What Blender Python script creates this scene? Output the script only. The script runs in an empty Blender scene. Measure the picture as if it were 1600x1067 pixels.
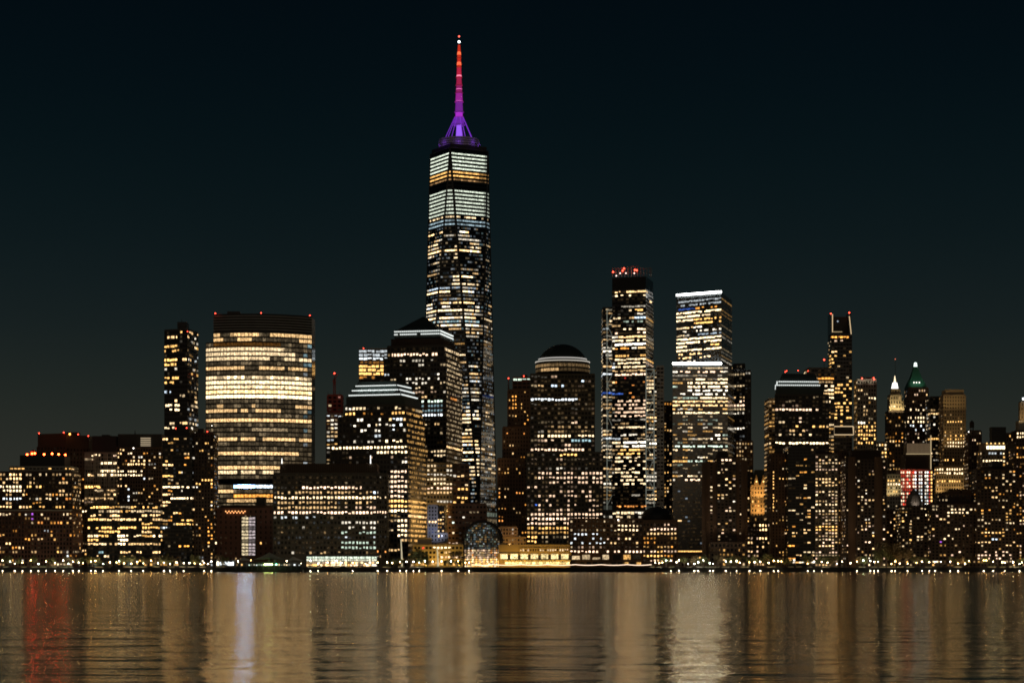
import bpy, math, random
from mathutils import Vector, Matrix

# ------------------------------------------------------------------ camera
F = 3410.0      # focal length in pixels of a 1600 px wide frame
HZ = 885.0      # image row of the horizon
H = 4.3         # eye height above the river
G = 3.4         # street level
SC = bpy.context.scene
COL = SC.collection
cam = bpy.data.cameras.new('camera')
cam.sensor_width = 36.0
cam.lens = 36.0 * F / 1600.0
cam.shift_y = (HZ - 533.5) / 1600.0
cam.clip_start = 1.0
cam.clip_end = 90000.0
camo = bpy.data.objects.new('camera', cam)
COL.objects.link(camo)
camo.location = (0, 0, H)
camo.rotation_euler = (math.radians(90), 0, 0)
SC.camera = camo
SC.view_settings.view_transform = 'Standard'
SC.view_settings.look = 'None'
SC.view_settings.exposure = 0.0
SC.view_settings.gamma = 1.0
SC.cycles.use_denoising = True
SC.cycles.max_bounces = 5
SC.cycles.diffuse_bounces = 2
SC.cycles.glossy_bounces = 3
SC.cycles.sample_clamp_indirect = 6.0
SC.cycles.sample_clamp_direct = 40.0
SC.cycles.filter_width = 1.75
SC.cycles.use_adaptive_sampling = False
try:
    SC.cycles.use_light_tree = True
except Exception:
    pass


def lin(r, g, b):
    f = lambda c: (c / 255 / 12.92) if c / 255 <= 0.04045 else ((c / 255 + 0.055) / 1.055) ** 2.4
    return (f(r), f(g), f(b), 1.0)


# ------------------------------------------------------------------ world: night sky with a city glow at the horizon
world = bpy.data.worlds.new('World')
SC.world = world
world.use_nodes = True
nt = world.node_tree
nt.nodes.clear()
N = nt.nodes.new
out = N('ShaderNodeOutputWorld')
bg = N('ShaderNodeBackground')
tc = N('ShaderNodeTexCoord')
sep = N('ShaderNodeSeparateXYZ')
nt.links.new(tc.outputs['Generated'], sep.inputs[0])
mr = N('ShaderNodeMapRange')
mr.inputs['From Min'].default_value = 0.0
mr.inputs['From Max'].default_value = 0.30
nt.links.new(sep.outputs['Z'], mr.inputs['Value'])
ramp = N('ShaderNodeValToRGB')
cr = ramp.color_ramp
cr.interpolation = 'B_SPLINE'
stops = [(0.0, (50, 51, 45)), (0.10, (48, 49, 43)), (0.18, (43, 45, 40)), (0.26, (34, 40, 36)), (0.36, (23, 32, 33)),
         (0.50, (13, 25, 28)), (0.68, (5, 17, 22)), (0.86, (3, 12, 18)), (1.0, (2, 8, 14))]
cr.elements[0].position = 0.0
cr.elements[0].color = lin(*stops[0][1])
cr.elements[1].position = 1.0
cr.elements[1].color = lin(*stops[-1][1])
for p, c in stops[1:-1]:
    e = cr.elements.new(p)
    e.color = lin(*c)
nt.links.new(mr.outputs[0], ramp.inputs[0])
# the lit shore behind the viewer glows warmer, low over that horizon
mr2 = N('ShaderNodeMapRange')
mr2.inputs['From Min'].default_value = 0.05
mr2.inputs['From Max'].default_value = -0.6
nt.links.new(sep.outputs['Y'], mr2.inputs['Value'])
ramp2 = N('ShaderNodeValToRGB')
c2 = ramp2.color_ramp
c2.elements[0].position = 0.0
c2.elements[0].color = (0.40, 0.29, 0.18, 1)
c2.elements[1].position = 1.0
c2.elements[1].color = (0.004, 0.007, 0.009, 1)
e = c2.elements.new(0.45)
e.color = (0.085, 0.07, 0.052, 1)
nt.links.new(mr.outputs[0], ramp2.inputs[0])
mix = N('ShaderNodeMix')
mix.data_type = 'RGBA'
nt.links.new(mr2.outputs[0], mix.inputs['Factor'])
nt.links.new(ramp.outputs[0], mix.inputs[6])
nt.links.new(ramp2.outputs[0], mix.inputs[7])
# faint unevenness of thin high cloud
no = N('ShaderNodeTexNoise')
no.inputs['Scale'].default_value = 3.0
no.inputs['Detail'].default_value = 3.0
nt.links.new(tc.outputs['Generated'], no.inputs['Vector'])
mr3 = N('ShaderNodeMapRange')
mr3.inputs['To Min'].default_value = 0.80
mr3.inputs['To Max'].default_value = 1.06
nt.links.new(no.outputs[0], mr3.inputs['Value'])
nt.links.new(mix.outputs[2], bg.inputs['Color'])
nt.links.new(mr3.outputs[0], bg.inputs['Strength'])
nt.links.new(bg.outputs[0], out.inputs[0])


# ------------------------------------------------------------------ measuring helpers (photo pixel at a real distance -> metres)
def X(px, Y): return (px - 800.0) * Y / F
def Z(py, Y): return H + (HZ - py) * Y / F
def P(px, py, Y): return Vector((X(px, Y), Y, Z(py, Y)))


# ------------------------------------------------------------------ materials
MATS = {}


def surf(name, col, rough=0.8, var=0.25, scale=0.15, spec=None, ior=None, metallic=0.0):
    if name in MATS: return MATS[name]
    m = bpy.data.materials.new(name)
    m.use_nodes = True
    t = m.node_tree
    b = t.nodes['Principled BSDF']
    b.inputs['Roughness'].default_value = rough
    b.inputs['Metallic'].default_value = metallic
    if ior: b.inputs['IOR'].default_value = ior
    n = t.nodes.new('ShaderNodeTexNoise')
    g = t.nodes.new('ShaderNodeNewGeometry')
    n.inputs['Scale'].default_value = scale
    n.inputs['Detail'].default_value = 5
    t.links.new(g.outputs['Position'], n.inputs['Vector'])
    r = t.nodes.new('ShaderNodeMapRange')
    r.inputs['To Min'].default_value = 1 - var
    r.inputs['To Max'].default_value = 1 + var
    t.links.new(n.outputs[0], r.inputs['Value'])
    mx = t.nodes.new('ShaderNodeMix')
    mx.data_type = 'RGBA'
    mx.blend_type = 'MULTIPLY'
    mx.inputs['Factor'].default_value = 1
    mx.inputs[6].default_value = (*col, 1)
    t.links.new(r.outputs[0], mx.inputs[7])
    t.links.new(mx.outputs[2], b.inputs['Base Color'])
    MATS[name] = m
    return m


def emit(name, col, s, sample=False):
    if name in MATS: return MATS[name]
    m = bpy.data.materials.new(name)
    m.use_nodes = True
    b = m.node_tree.nodes['Principled BSDF']
    b.inputs['Base Color'].default_value = (0.3, 0.3, 0.3, 1)
    b.inputs['Emission Color'].default_value = (*col, 1)
    b.inputs['Emission Strength'].default_value = s
    m.cycles.emission_sampling = 'FRONT' if sample else 'NONE'
    MATS[name] = m
    return m


def window_mat(name, per_object):
    m = bpy.data.materials.new(name)
    m.use_nodes = True
    t = m.node_tree
    b = t.nodes['Principled BSDF']
    b.inputs['Base Color'].default_value = (0.004, 0.005, 0.006, 1)
    b.inputs['Roughness'].default_value = 0.1
    b.inputs['IOR'].default_value = 1.25
    if per_object:
        c = t.nodes.new('ShaderNodeObjectInfo').outputs['Color']
    else:
        a = t.nodes.new('ShaderNodeAttribute')
        a.attribute_name = 'glow'
        c = a.outputs['Color']
    g = t.nodes.new('ShaderNodeNewGeometry')
    n = t.nodes.new('ShaderNodeTexNoise')     # lamps, blinds and furniture behind the glass
    n.inputs['Scale'].default_value = 0.75
    n.inputs['Detail'].default_value = 3.5
    n.inputs['Roughness'].default_value = 0.7
    t.links.new(g.outputs['Position'], n.inputs['Vector'])
    r = t.nodes.new('ShaderNodeMapRange')
    r.inputs['From Min'].default_value = 0.32
    r.inputs['From Max'].default_value = 0.68
    r.inputs['To Min'].default_value = 0.08
    r.inputs['To Max'].default_value = 3.8
    t.links.new(n.outputs[0], r.inputs['Value'])
    t.links.new(c, b.inputs['Emission Color'])
    t.links.new(r.outputs[0], b.inputs['Emission Strength'])
    m.cycles.emission_sampling = 'NONE'
    return m


WIN_OBJ = window_mat('window_glass', True)
WIN_MESH = window_mat('window_glass_field', False)

BROWN = surf('brown_brick', (0.13, 0.075, 0.045))
DKBROWN = surf('dark_brick', (0.07, 0.045, 0.032))
RED = surf('red_brick', (0.12, 0.055, 0.04))
TAN = surf('tan_stone', (0.34, 0.26, 0.17))
GREY = surf('grey_stone', (0.22, 0.21, 0.19))
GRANITE = surf('granite', (0.095, 0.085, 0.07))
PALE = surf('pale_panel', (0.45, 0.42, 0.36))
CONC = surf('concrete', (0.27, 0.25, 0.22))
BLACK = surf('black_cladding', (0.02, 0.02, 0.021), rough=0.5)
STEEL = surf('painted_steel', (0.42, 0.43, 0.40), rough=0.5)
DKSTEEL = surf('dark_steel', (0.05, 0.05, 0.055), rough=0.45)
REDSTEEL = surf('red_painted_steel', (0.35, 0.05, 0.03), rough=0.5)
COPPER = surf('green_copper', (0.06, 0.22, 0.14), rough=0.6)
DKCOPPER = surf('dark_copper', (0.05, 0.068, 0.062), rough=0.6)
GLASS = surf('dark_glass', (0.012, 0.014, 0.016), rough=0.12, var=0.1, ior=1.3)
BLUEGLASS = surf('blue_glass', (0.010, 0.016, 0.026), rough=0.08, var=0.1, ior=1.6)
GREYGLASS = surf('silver_glass', (0.05, 0.058, 0.062), rough=0.22, var=0.1, ior=2.2)
ROOF = surf('roofing', (0.05, 0.048, 0.045))
CANVAS = surf('white_canvas', (0.7, 0.7, 0.66))
WOOD = surf('dark_timber', (0.06, 0.045, 0.03))

L_WHITE = emit('cool_trim_light', (0.94, 1.0, 0.96), 1.05)
L_LINE = emit('white_line_light', (1.0, 1.0, 0.95), 16.0)
L_TRIMDIM = emit('soft_trim_light', (0.75, 1.0, 0.95), 0.5)
L_WARM = emit('warm_trim_light', (1.0, 0.72, 0.40), .8)
L_RED = emit('red_beacon', (1.0, 0.06, 0.03), 8.0, True)
L_REDBIG = emit('red_flood', (1.0, 0.075, 0.015), 32.0, True)

# ------------------------------------------------------------------ mesh builder


class MB:
    def __init__(s):
        s.v = []
        s.f = []
        s.c = []

    def quad(s, a, b, c, d, col=None):
        i = len(s.v)
        s.v += [tuple(a), tuple(b), tuple(c), tuple(d)]
        s.f.append((i, i + 1, i + 2, i + 3))
        s.c.append(col)

    def obox(s, c, r, u, n, w, h, d):
        """box centred at c, w along r, h along u, d along n"""
        i = len(s.v)
        for sn in (-1, 1):
            for su in (-1, 1):
                for sr in (-1, 1):
                    s.v.append(tuple(c + r * (sr * w / 2) + u * (su * h / 2) + n * (sn * d / 2)))
        for q in ((0, 2, 3, 1), (4, 5, 7, 6), (0, 1, 5, 4), (2, 6, 7, 3), (0, 4, 6, 2), (1, 3, 7, 5)):
            s.f.append(tuple(i + k for k in q))
            s.c.append(None)

    def box(s, x0, x1, y0, y1, z0, z1):
        s.obox(Vector(((x0 + x1) / 2, (y0 + y1) / 2, (z0 + z1) / 2)), Vector((1, 0, 0)), Vector((0, 0, 1)), Vector((0, 1, 0)),
               x1 - x0, z1 - z0, y1 - y0)

    def prism(s, bot, z0, top, z1):
        n = len(bot)
        i = len(s.v)
        s.v += [(p[0], p[1], z0) for p in bot] + [(p[0], p[1], z1) for p in top]
        for k in range(n):
            a, b = k, (k + 1) % n
            s.f.append((i + a, i + b, i + n + b, i + n + a))
            s.c.append(None)
        s.f.append(tuple(i + k for k in reversed(range(n))))
        s.f.append(tuple(i + n + k for k in range(n)))
        s.c += [None, None]

    def tube(s, a, b, r0, r1=None, n=6):
        a, b = Vector(a), Vector(b)
        r1 = r0 if r1 is None else r1
        d = (b - a).normalized()
        p = d.orthogonal().normalized()
        q = d.cross(p)
        i = len(s.v)
        for (c, r) in ((a, r0), (b, r1)):
            for k in range(n):
                t = 2 * math.pi * k / n
                s.v.append(tuple(c + p * (r * math.cos(t)) + q * (r * math.sin(t))))
        for k in range(n):
            s.f.append((i + k, i + (k + 1) % n, i + n + (k + 1) % n, i + n + k))
            s.c.append(None)
        s.f.append(tuple(i + k for k in reversed(range(n))))
        s.f.append(tuple(i + n + k for k in range(n)))
        s.c += [None, None]

    def lathe(s, prof, c, n=20, ph=0.0):
        """prof: list of (radius, z) from the bottom up"""
        i = len(s.v)
        for r, z in prof:
            for k in range(n):
                t = ph + 2 * math.pi * k / n
                s.v.append((c[0] + r * math.cos(t), c[1] + r * math.sin(t), z))
        for j in range(len(prof) - 1):
            for k in range(n):
                a = i + j * n + k
                b = i + j * n + (k + 1) % n
                s.f.append((a, b, b + n, a + n))
                s.c.append(None)
        s.f.append(tuple(i + k for k in reversed(range(n))))
        s.f.append(tuple(i + (len(prof) - 1) * n + k for k in range(n)))
        s.c += [None, None]

    def ball(s, c, r, n=8):
        s.lathe([(r * math.sin(math.pi * (k + .3) / (n / 2 + .6)), c[2] - r * math.cos(math.pi * (k + .3) / (n / 2 + .6)))
                 for k in range(n // 2 + 1)], c, n)

    def build(s, name, mat, parent=None, origin=None):
        o0 = origin if origin is not None else (Vector(parent.location) if parent else Vector((0, 0, 0)))
        if parent is not None and parent.parent is not None and origin is None:
            o0 = Vector(parent.location) + Vector(parent.parent.location)
        me = bpy.data.meshes.new(name)
        me.from_pydata([(v[0] - o0.x, v[1] - o0.y, v[2] - o0.z) for v in s.v], [], s.f)
        me.materials.append(mat)
        if any(c is not None for c in s.c):
            at = me.color_attributes.new('glow', 'FLOAT_COLOR', 'CORNER')
            k = 0
            for f, c in zip(s.f, s.c):
                cc = (*c, 1.0) if c is not None else (0, 0, 0, 1)
                for _ in f:
                    at.data[k].color = cc
                    k += 1
        me.update()
        ob = bpy.data.objects.new(name, me)
        COL.objects.link(ob)
        if parent is not None:
            ob.parent = parent
        else:
            ob.location = o0
        return ob


def tag(o, label=None, cat=None, group=None, kind=None):
    if label: o['label'] = label
    if cat: o['category'] = cat
    if group: o['group'] = group
    if kind: o['kind'] = kind
    return o


def empty(name, loc):
    o = bpy.data.objects.new(name, None)
    COL.objects.link(o)
    o.location = loc
    o.empty_display_size = 2
    return o


# ------------------------------------------------------------------ light colours of rooms
CW = dict(amber=(1.0, .40, .07), gold=(1.0, .53, .15), warm=(1.0, .62, .27), cream=(1.0, .73, .41), white=(1.0, .88, .69),
          pink=(1.0, .66, .43), cool=(.88, .96, 1.0), cyan=(.50, .78, .85), green=(.80, 1.0, .80), blue=(.10, .25, 1.0),
          ice=(.70, .85, 1.0), sky=(.24, .48, 1.0), orange=(1.0, .36, .08), red=(1.0, .07, .04), violet=(.65, .15, 1.0), lamp=(1.0, .66, .30))
OFF = ['cream'] * 5 + ['warm'] * 4 + ['white'] * 4 + ['cool'] * 1 + ['gold']
RES = ['warm'] * 6 + ['gold'] * 4 + ['amber'] * 3 + ['cream'] * 4 + ['white'] * 2 + ['cool'] + ['orange']
PNK = ['pink'] * 4 + ['cream'] * 4 + ['warm'] * 3 + ['white']
GLD = ['gold'] * 4 + ['warm'] * 4 + ['cream'] * 2
MIXC = ['cream'] * 4 + ['warm'] * 4 + ['white'] * 4 + ['cool'] * 1 + ['gold']


def office(seed, p=.4, pal=OFF, s=(.45, 1.5), run=4, rowvar=.8, bands=(), dim=.35, dims=.012, spot=0.0, skip=False, jw=.6, jh=.4, ex=1.5):
    """lit rooms come in runs along a floor; some floors are busier than others"""
    rnd = random.Random(seed)
    rowp, cell = {}, {}
    off = False if skip else None

    def f(px, py, i, j, n, m, fid):
        if j not in rowp:
            rowp[j] = (max(0, p * (1 + rowvar * rnd.uniform(-1, 1.3))), rnd.choice(pal), s[0] + (s[1] - s[0]) * rnd.random() ** ex)
        rp, rc, rs = rowp[j]
        k = (fid, j, i // run)
        if k not in cell:
            cell[k] = (rnd.random(), rc if rnd.random() < .6 else rnd.choice(pal), rnd.uniform(.6, 1.25))
        t, c, cs = cell[k]
        st = rs * cs
        hit = None
        for bnd in bands:
            if bnd[0] <= py < bnd[1] and bnd[2] <= px < bnd[3]: hit = bnd
        if hit:
            if rnd.random() >= hit[4]:
                return (*CW['warm'], dims * rnd.uniform(.2, 1)) if rnd.random() < dim else off
            return (*CW[hit[6] or c], hit[5] * rnd.uniform(.75, 1.2))
        if t < rp and rnd.random() < .9:
            return (*CW[c], st * rnd.uniform(.7, 1.25))
        if rnd.random() < spot:
            return (*CW[rnd.choice(pal)], rnd.uniform(.25, .9))
        if rnd.random() < dim:
            return (*CW[c], dims * rnd.uniform(.2, 1.3))
        return off
    f.jw, f.jh = jw, jh
    return f


def homes(seed, p=.24, pal=RES, s=(.3, 1.5), bands=(), dim=.22, dims=.012, run=2):
    return office(seed, p * .62, pal, (s[0] * .5, s[1] * .85), run, .45, bands, dim, dims, spot=p * .30, jw=.35, jh=.55, ex=1.6)


DARKW = lambda px, py, i, j, n, m, fid: None

# ------------------------------------------------------------------ building
PANE = {}
MAXWIN = 100


class B:
    def __init__(s, name, label, cat, px, Y, group=None):
        s.o = empty(name, (X(px, Y), Y, G))
        tag(s.o, label, cat, group)
        s.Y = Y
        s.wins = []
        s.fr = {}
        s.fid = 0

    # --- shapes
    def part(s, name, mb, mat, label=None, parent=None):
        o = mb.build(name, mat, parent or s.o)
        if label: o['label'] = label
        return o

    def quadpts(s, fl, fr, br):
        a = Vector((X(*fl), fl[1]))
        b = Vector((X(*fr), fr[1]))
        c = Vector((X(*br), br[1]))
        return [a, b, c, a + c - b]

    def tier(s, pts, ytop, ybot, mat, name='wall', rows=None, pitch=6.3, bay=3.2, lit=None, wf=.6, hf=.55, frame=True, sides=True,
             pad=(2, 2), Yref=None, slit=None, sbay=None, fmat=None, fd=.4):
        """storeys between image rows ytop..ybot over plan pts [front-left, front-right, back-right, back-left]"""
        Yr = Yref or s.Y
        z1 = Z(ytop, Yr)
        z0 = G if ybot is None else Z(ybot, Yr)
        yb = HZ - (z0 - H) * F / Yr
        mb = MB()
        mb.prism(pts, z0, pts, z1)
        w = s.part(name, mb, mat)
        if lit is not None:
            za, zb = Z(ytop + pad[0], Yr), Z(yb - pad[1], Yr)
            n = rows or max(1, round((yb - pad[1] - ytop - pad[0]) / pitch))
            fs = [(pts[0], pts[1], lit, bay)]
            if sides: fs += [(pts[1], pts[2], slit or lit, sbay or bay), (pts[3], pts[0], slit or lit, sbay or bay)]
            for (a, b, l, by) in fs:
                s.face(Vector((a[0], a[1], zb)), Vector((b[0], b[1], zb)), Vector((a[0], a[1], za)), Vector((b[0], b[1], za)),
                       n, by, l, wf, hf, (fmat or mat) if frame else None, Yr, fd if a is pts[0] else fd * .35)
        return w

    def block(s, x0, x1, ytop, ybot, Y, depth, mat, tilt=0.0, skew=0.0, **k):
        a = Vector((X(x0, Y), Y))
        b = Vector((X(x1, Y + tilt), Y + tilt))
        d = Vector((skew, depth))
        pts = [a, b, b + d, a + d]
        s.tier(pts, ytop, ybot, mat, Yref=Y, **k)
        return pts

    def face(s, bl, br, tl, tr, n, bay, lit, wf=.6, hf=.55, frame=None, Yref=None, fd=.4):
        s.fid += 1
        Yr = Yref or s.Y
        up = ((tl + tr) / 2 - (bl + br) / 2)
        hh = up.length
        up.normalize()
        rt = ((br - bl) if (br - bl).length > (tr - tl).length else (tr - tl)).normalized()
        nn = rt.cross(up).normalized()
        rect = abs((br - bl).length - (tr - tl).length) < .5
        wbot = max((br - bl).length, (tr - tl).length)
        m0 = max(1, round(wbot / bay))
        jw, jh = getattr(lit, 'jw', 1), getattr(lit, 'jh', 1)
        jr = random.Random(s.fid * 7 + n)
        for j in range(n):
            v = (j + .5) / n
            L, R = tl.lerp(bl, v), tr.lerp(br, v)
            wd = (R - L).length
            m = m0 if rect else max(1, round(wd / bay))
            if wd < 1.2: continue
            py = HZ - (L.z - H) * F / Yr
            for i in range(m):
                c = L.lerp(R, (i + .5) / m) + nn * .06
                px = 800 + c.x * F / c.y
                g = lit(px, py, i, j, n, m, s.fid)
                if g is False: continue
                ww, wh = wd / m * wf, hh / n * hf * (.86 if g is not None else 1)
                if g is not None and (jw < 1 or jh < 1):
                    kx = jr.choice((1, 1, jr.uniform(jw, 1)))
                    ky = jr.choice((1, jr.uniform(jh, 1)))
                    c = c + rt * (ww * (1 - kx) * jr.choice((-.5, .5))) + up * (wh * (1 - ky) * jr.choice((.5, .5, -.5)))
                    ww, wh = ww * kx, wh * ky
                col = None if g is None else (g[0] * g[3], g[1] * g[3], g[2] * g[3])
                s.wins.append((c, rt, up, nn, ww, wh, col))
        if frame is not None and rect:
            mb = s.fr.setdefault(frame.name, (frame, MB()))[1]
            wd = wbot
            t = hh / n * (1 - hf) * .92
            for j in range(n + 1):
                c = tl.lerp(bl, j / n).lerp(tr.lerp(br, j / n), .5)
                mb.obox(c + nn * (fd * .4), rt, up, nn, wd, t, fd * .8)
            t = wd / m0 * (1 - wf) * .92
            if t > .12:
                for i in range(m0 + 1):
                    c = (tl.lerp(tr, i / m0) + bl.lerp(br, i / m0)) / 2
                    mb.obox(c + nn * (fd * .5), rt, up, nn, t, hh, fd)

    def roofbox(s, x0, x1, ytop, ybot, Y, depth, mat=None, name='roof_plant'):
        mb = MB()
        mb.box(X(x0, Y), X(x1, Y), Y, Y + depth, Z(ybot, Y), Z(ytop, Y))
        return s.part(name, mb, mat or ROOF)

    def beacon(s, px, py, Y, r=.8, mat=None, name='beacon_light', mast=True):
        mb = MB()
        c = P(px, py, Y)
        mb.ball(c, r)
        o = s.part(name, mb, mat or L_RED)
        return o

    def mast(s, px, py0, py1, Y, r=.3, mat=None, name='antenna'):
        mb = MB()
        mb.tube(P(px, py1, Y), P(px, py0, Y), r, r * .5)
        return s.part(name, mb, mat or DKSTEEL)

    def line(s, a, b, t, mat, name='light_strip', d=.6):
        """straight bar from a to b, each (px, py, Y)"""
        a, b = P(*a), P(*b)
        r = (b - a).normalized()
        n = Vector((0, -1, 0))
        n = (n - r * n.dot(r)).normalized()
        u = n.cross(r)
        mb = MB()
        mb.obox((a + b) / 2, r, u, n, (b - a).length, t, d)
        return s.part(name, mb, mat)

    # --- windows: the hundred best shown are objects, any rest one field
    def finish(s):
        for k, (mat, mb) in s.fr.items():
            s.part('facade_frame', mb, mat)
        s.wins.sort(key=lambda w: -(0 if w[6] is None else 1e3) - (0 if w[6] is None else sum(w[6])) - w[4] * w[5] * (.3 if abs(w[3].y) < .5 else 1))
        solo, rest = s.wins[:MAXWIN], s.wins[MAXWIN:]
        org = Vector(s.o.location)
        for (c, r, u, n, w, h, col) in solo:
            key = (round(w, 1), round(h, 1))
            if key not in PANE:
                me = bpy.data.meshes.new('window')
                a, b = key[0] / 2, key[1] / 2
                me.from_pydata([(-a, -b, 0), (a, -b, 0), (a, b, 0), (-a, b, 0)], [], [(0, 1, 2, 3)])
                me.materials.append(WIN_OBJ)
                PANE[key] = me
            o = bpy.data.objects.new('window', PANE[key])
            COL.objects.link(o)
            o.parent = s.o
            p = c - org
            o.matrix_basis = Matrix(((r.x, u.x, n.x, p.x), (r.y, u.y, n.y, p.y), (r.z, u.z, n.z, p.z), (0, 0, 0, 1)))
            o.color = (*(col or (0, 0, 0)), 1)
        if rest:
            mb = MB()
            for (c, r, u, n, w, h, col) in rest:
                a, b = r * (w / 2), u * (h / 2)
                mb.quad(c - a - b, c + a - b, c + a + b, c - a + b, col or (0, 0, 0))
            o = s.part('window_field', mb, WIN_MESH)
            o['kind'] = 'stuff'


def flood(name, loc, target, power, col, r=.4, parent=None, ang=75):
    """shielded floodlight aimed at a wall"""
    l = bpy.data.lights.new(name, 'SPOT')
    l.energy = power
    l.color = col
    l.shadow_soft_size = r
    l.spot_size = math.radians(ang)
    l.spot_blend = .6
    o = bpy.data.objects.new(name, l)
    COL.objects.link(o)
    d = Vector(target) - Vector(loc)
    o.rotation_euler = d.to_track_quat('-Z', 'Y').to_euler()
    o.location = Vector(loc) - (Vector(parent.location) if parent else Vector((0, 0, 0)))
    if parent: o.parent = parent
    return o


def point_light(name, loc, power, col, r=.5, parent=None):
    l = bpy.data.lights.new(name, 'POINT')
    l.energy = power
    l.color = col
    l.shadow_soft_size = r
    o = bpy.data.objects.new(name, l)
    COL.objects.link(o)
    if parent:
        o.parent = parent
        o.location = Vector(loc) - Vector(parent.location)
    else:
        o.location = loc
    return o


# ------------------------------------------------------------------ setting: river, land
def water_mat():
    m = bpy.data.materials.new('river_water')
    m.use_nodes = True
    t = m.node_tree
    pb = t.nodes['Principled BSDF']
    pb.inputs['Base Color'].default_value = (0.012, 0.010, 0.006, 1)
    pb.inputs['Roughness'].default_value = 0.15
    pb.inputs['IOR'].default_value = 1.33
    gl = t.nodes.new('ShaderNodeBsdfAnisotropic')
    gl.inputs['Color'].default_value = (1.0, 0.92, 0.72, 1)      # warm tint puts the gold of the reflected lights into the gloss
    gl.inputs['Roughness'].default_value = 0.115
    gl.inputs['Anisotropy'].default_value = 0.42                   # ripples run across the wind: smoother along x
    tg = t.nodes.new('ShaderNodeCombineXYZ')
    tg.inputs[0].default_value = 1.0
    t.links.new(tg.outputs[0], gl.inputs['Tangent'])
    mxs = t.nodes.new('ShaderNodeMixShader')
    mxs.inputs[0].default_value = 0.97
    g = t.nodes.new('ShaderNodeNewGeometry')
    prev = None
    #      frequency per metre, octaves, height
    for fq, det, dist in ((0.13, 5.0, 0.34),):
        n = t.nodes.new('ShaderNodeTexNoise')
        n.inputs['Scale'].default_value = fq
        n.inputs['Detail'].default_value = det
        mp = t.nodes.new('ShaderNodeMapping')
        mp.inputs['Scale'].default_value = (0.6, 1.0, 1)
        t.links.new(g.outputs['Position'], mp.inputs['Vector'])
        t.links.new(mp.outputs[0], n.inputs['Vector'])
        bp = t.nodes.new('ShaderNodeBump')
        bp.inputs['Strength'].default_value = 1.0
        bp.inputs['Distance'].default_value = dist
        t.links.new(n.outputs[0], bp.inputs['Height'])
        if prev: t.links.new(prev.outputs[0], bp.inputs['Normal'])
        prev = bp
    t.links.new(prev.outputs[0], gl.inputs['Normal'])
    t.links.new(prev.outputs[0], pb.inputs['Normal'])
    t.links.new(pb.outputs[0], mxs.inputs[1])
    t.links.new(gl.outputs[0], mxs.inputs[2])
    t.links.new(mxs.outputs[0], t.nodes['Material Output'].inputs[0])
    return m


mb = MB()
mb.quad((-9000, -3000, 0), (9000, -3000, 0), (30000, 60000, 0), (-30000, 60000, 0))
tag(mb.build('river_water', water_mat()), kind='structure')
mb = MB()
mb.box(-1500, 1500, 1700, 5200, -3, G)
tag(mb.build('ground', surf('paving', (0.16, 0.15, 0.13))), kind='structure')
mb = MB()
mb.box(-1500, 1500, 1698.6, 1699.99, -3, G + .35)
mb.box(-1500, 1500, 1698.2, 1698.59, 1.2, 1.9)
tag(mb.build('seawall', surf('wet_concrete', (0.035, 0.033, 0.030))), kind='structure')
# ------------------------------------------------------------------ left cluster of apartment blocks
b = B('apartment_block', 'plain dark brown tower block with red corner beacons behind the red lamp roof', 'apartment block', 100, 1835)
b.block(59, 103, 678, None, 1835, 40, BROWN, tilt=-12, lit=homes(11, .03), wf=.4, pad=(20, 40))
b.block(103.4, 139, 679, None, 1824, 40, DKBROWN, tilt=14, lit=homes(12, .02), wf=.4, pad=(20, 40))
for x, y in ((61, 676.7), (99.5, 675.5), (122, 678.5), (138, 681)): b.beacon(x, y, 1822, .5)
b.roofbox(104, 121, 675, 679, 1834, 12)
b.beacon(109, 678, 1822, .8, emit('orange_lamp', (1, .35, .06), 8, True))
b.finish()

b = B('apartment_block', 'stepped red brick apartment block with a row of bright red lamps on its roof', 'apartment block', 50, 1745)
LB = [(727, 735, 60, 112, .5, 1.1, 'gold'), (735, 748, 14, 36, .9, 1.6, 'warm'), (757, 768, 0, 34, .95, 1.5, 'cream'), (775, 782, 0, 40, .7, 1.1, 'cool'),
      (786, 792, 0, 34, .6, 1.3, 'warm'), (795, 802, 0, 20, .9, 1.3, 'gold'), (803, 810, 48, 52, 1, .45, 'violet')]
b.block(-12, 113, 798, None, 1745, 40, RED, lit=homes(21, .33, s=(.3, 1.4), bands=LB), pitch=6.3, bay=2.6, wf=.55, hf=.62)
b.block(-12, 112, 736, 797, 1748, 36, DKBROWN, lit=homes(22, .38, s=(.3, 1.6), bands=LB), pitch=6.3, bay=2.6, wf=.6, hf=.62)
b.block(15, 111, 728, 735.9, 1750, 30, PALE, lit=homes(23, .35, bands=LB), pitch=8, bay=3, wf=.7)
b.block(31, 101, 711, 727.9, 1754, 22, BLACK)
b.line((-12, 797, 1744.2), (113, 797, 1744.2), .9, PALE, 'cornice', 1.4)
mb = MB()
mb.lathe([(2.6, Z(711, 1760)), (2.6, Z(705.5, 1760)), (.3, Z(702.5, 1760))], (X(52, 1760), 1760), 12)
b.part('water_tank', mb, surf('red_tank', (.4, .1, .07)))
for x, y in ((42.5, 710), (50, 708.5), (54.4, 708), (69, 709.7), (81.5, 708.7), (91.6, 709.6), (102, 710.6)):
    b.beacon(x, y, 1757, .8, L_REDBIG, 'roof_lamp')
b.finish()

b = B('apartment_block', 'narrow brown infill block between the red lamp roof block and the finned block', 'apartment block', 124, 1800)
b.block(111, 136, 744, None, 1800, 30, DKBROWN, lit=homes(31, .34, bands=[(766, 776, 111, 134, .8, 1.3, 'warm')]), pitch=5.6, bay=2.3, wf=.55)
b.finish()

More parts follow.
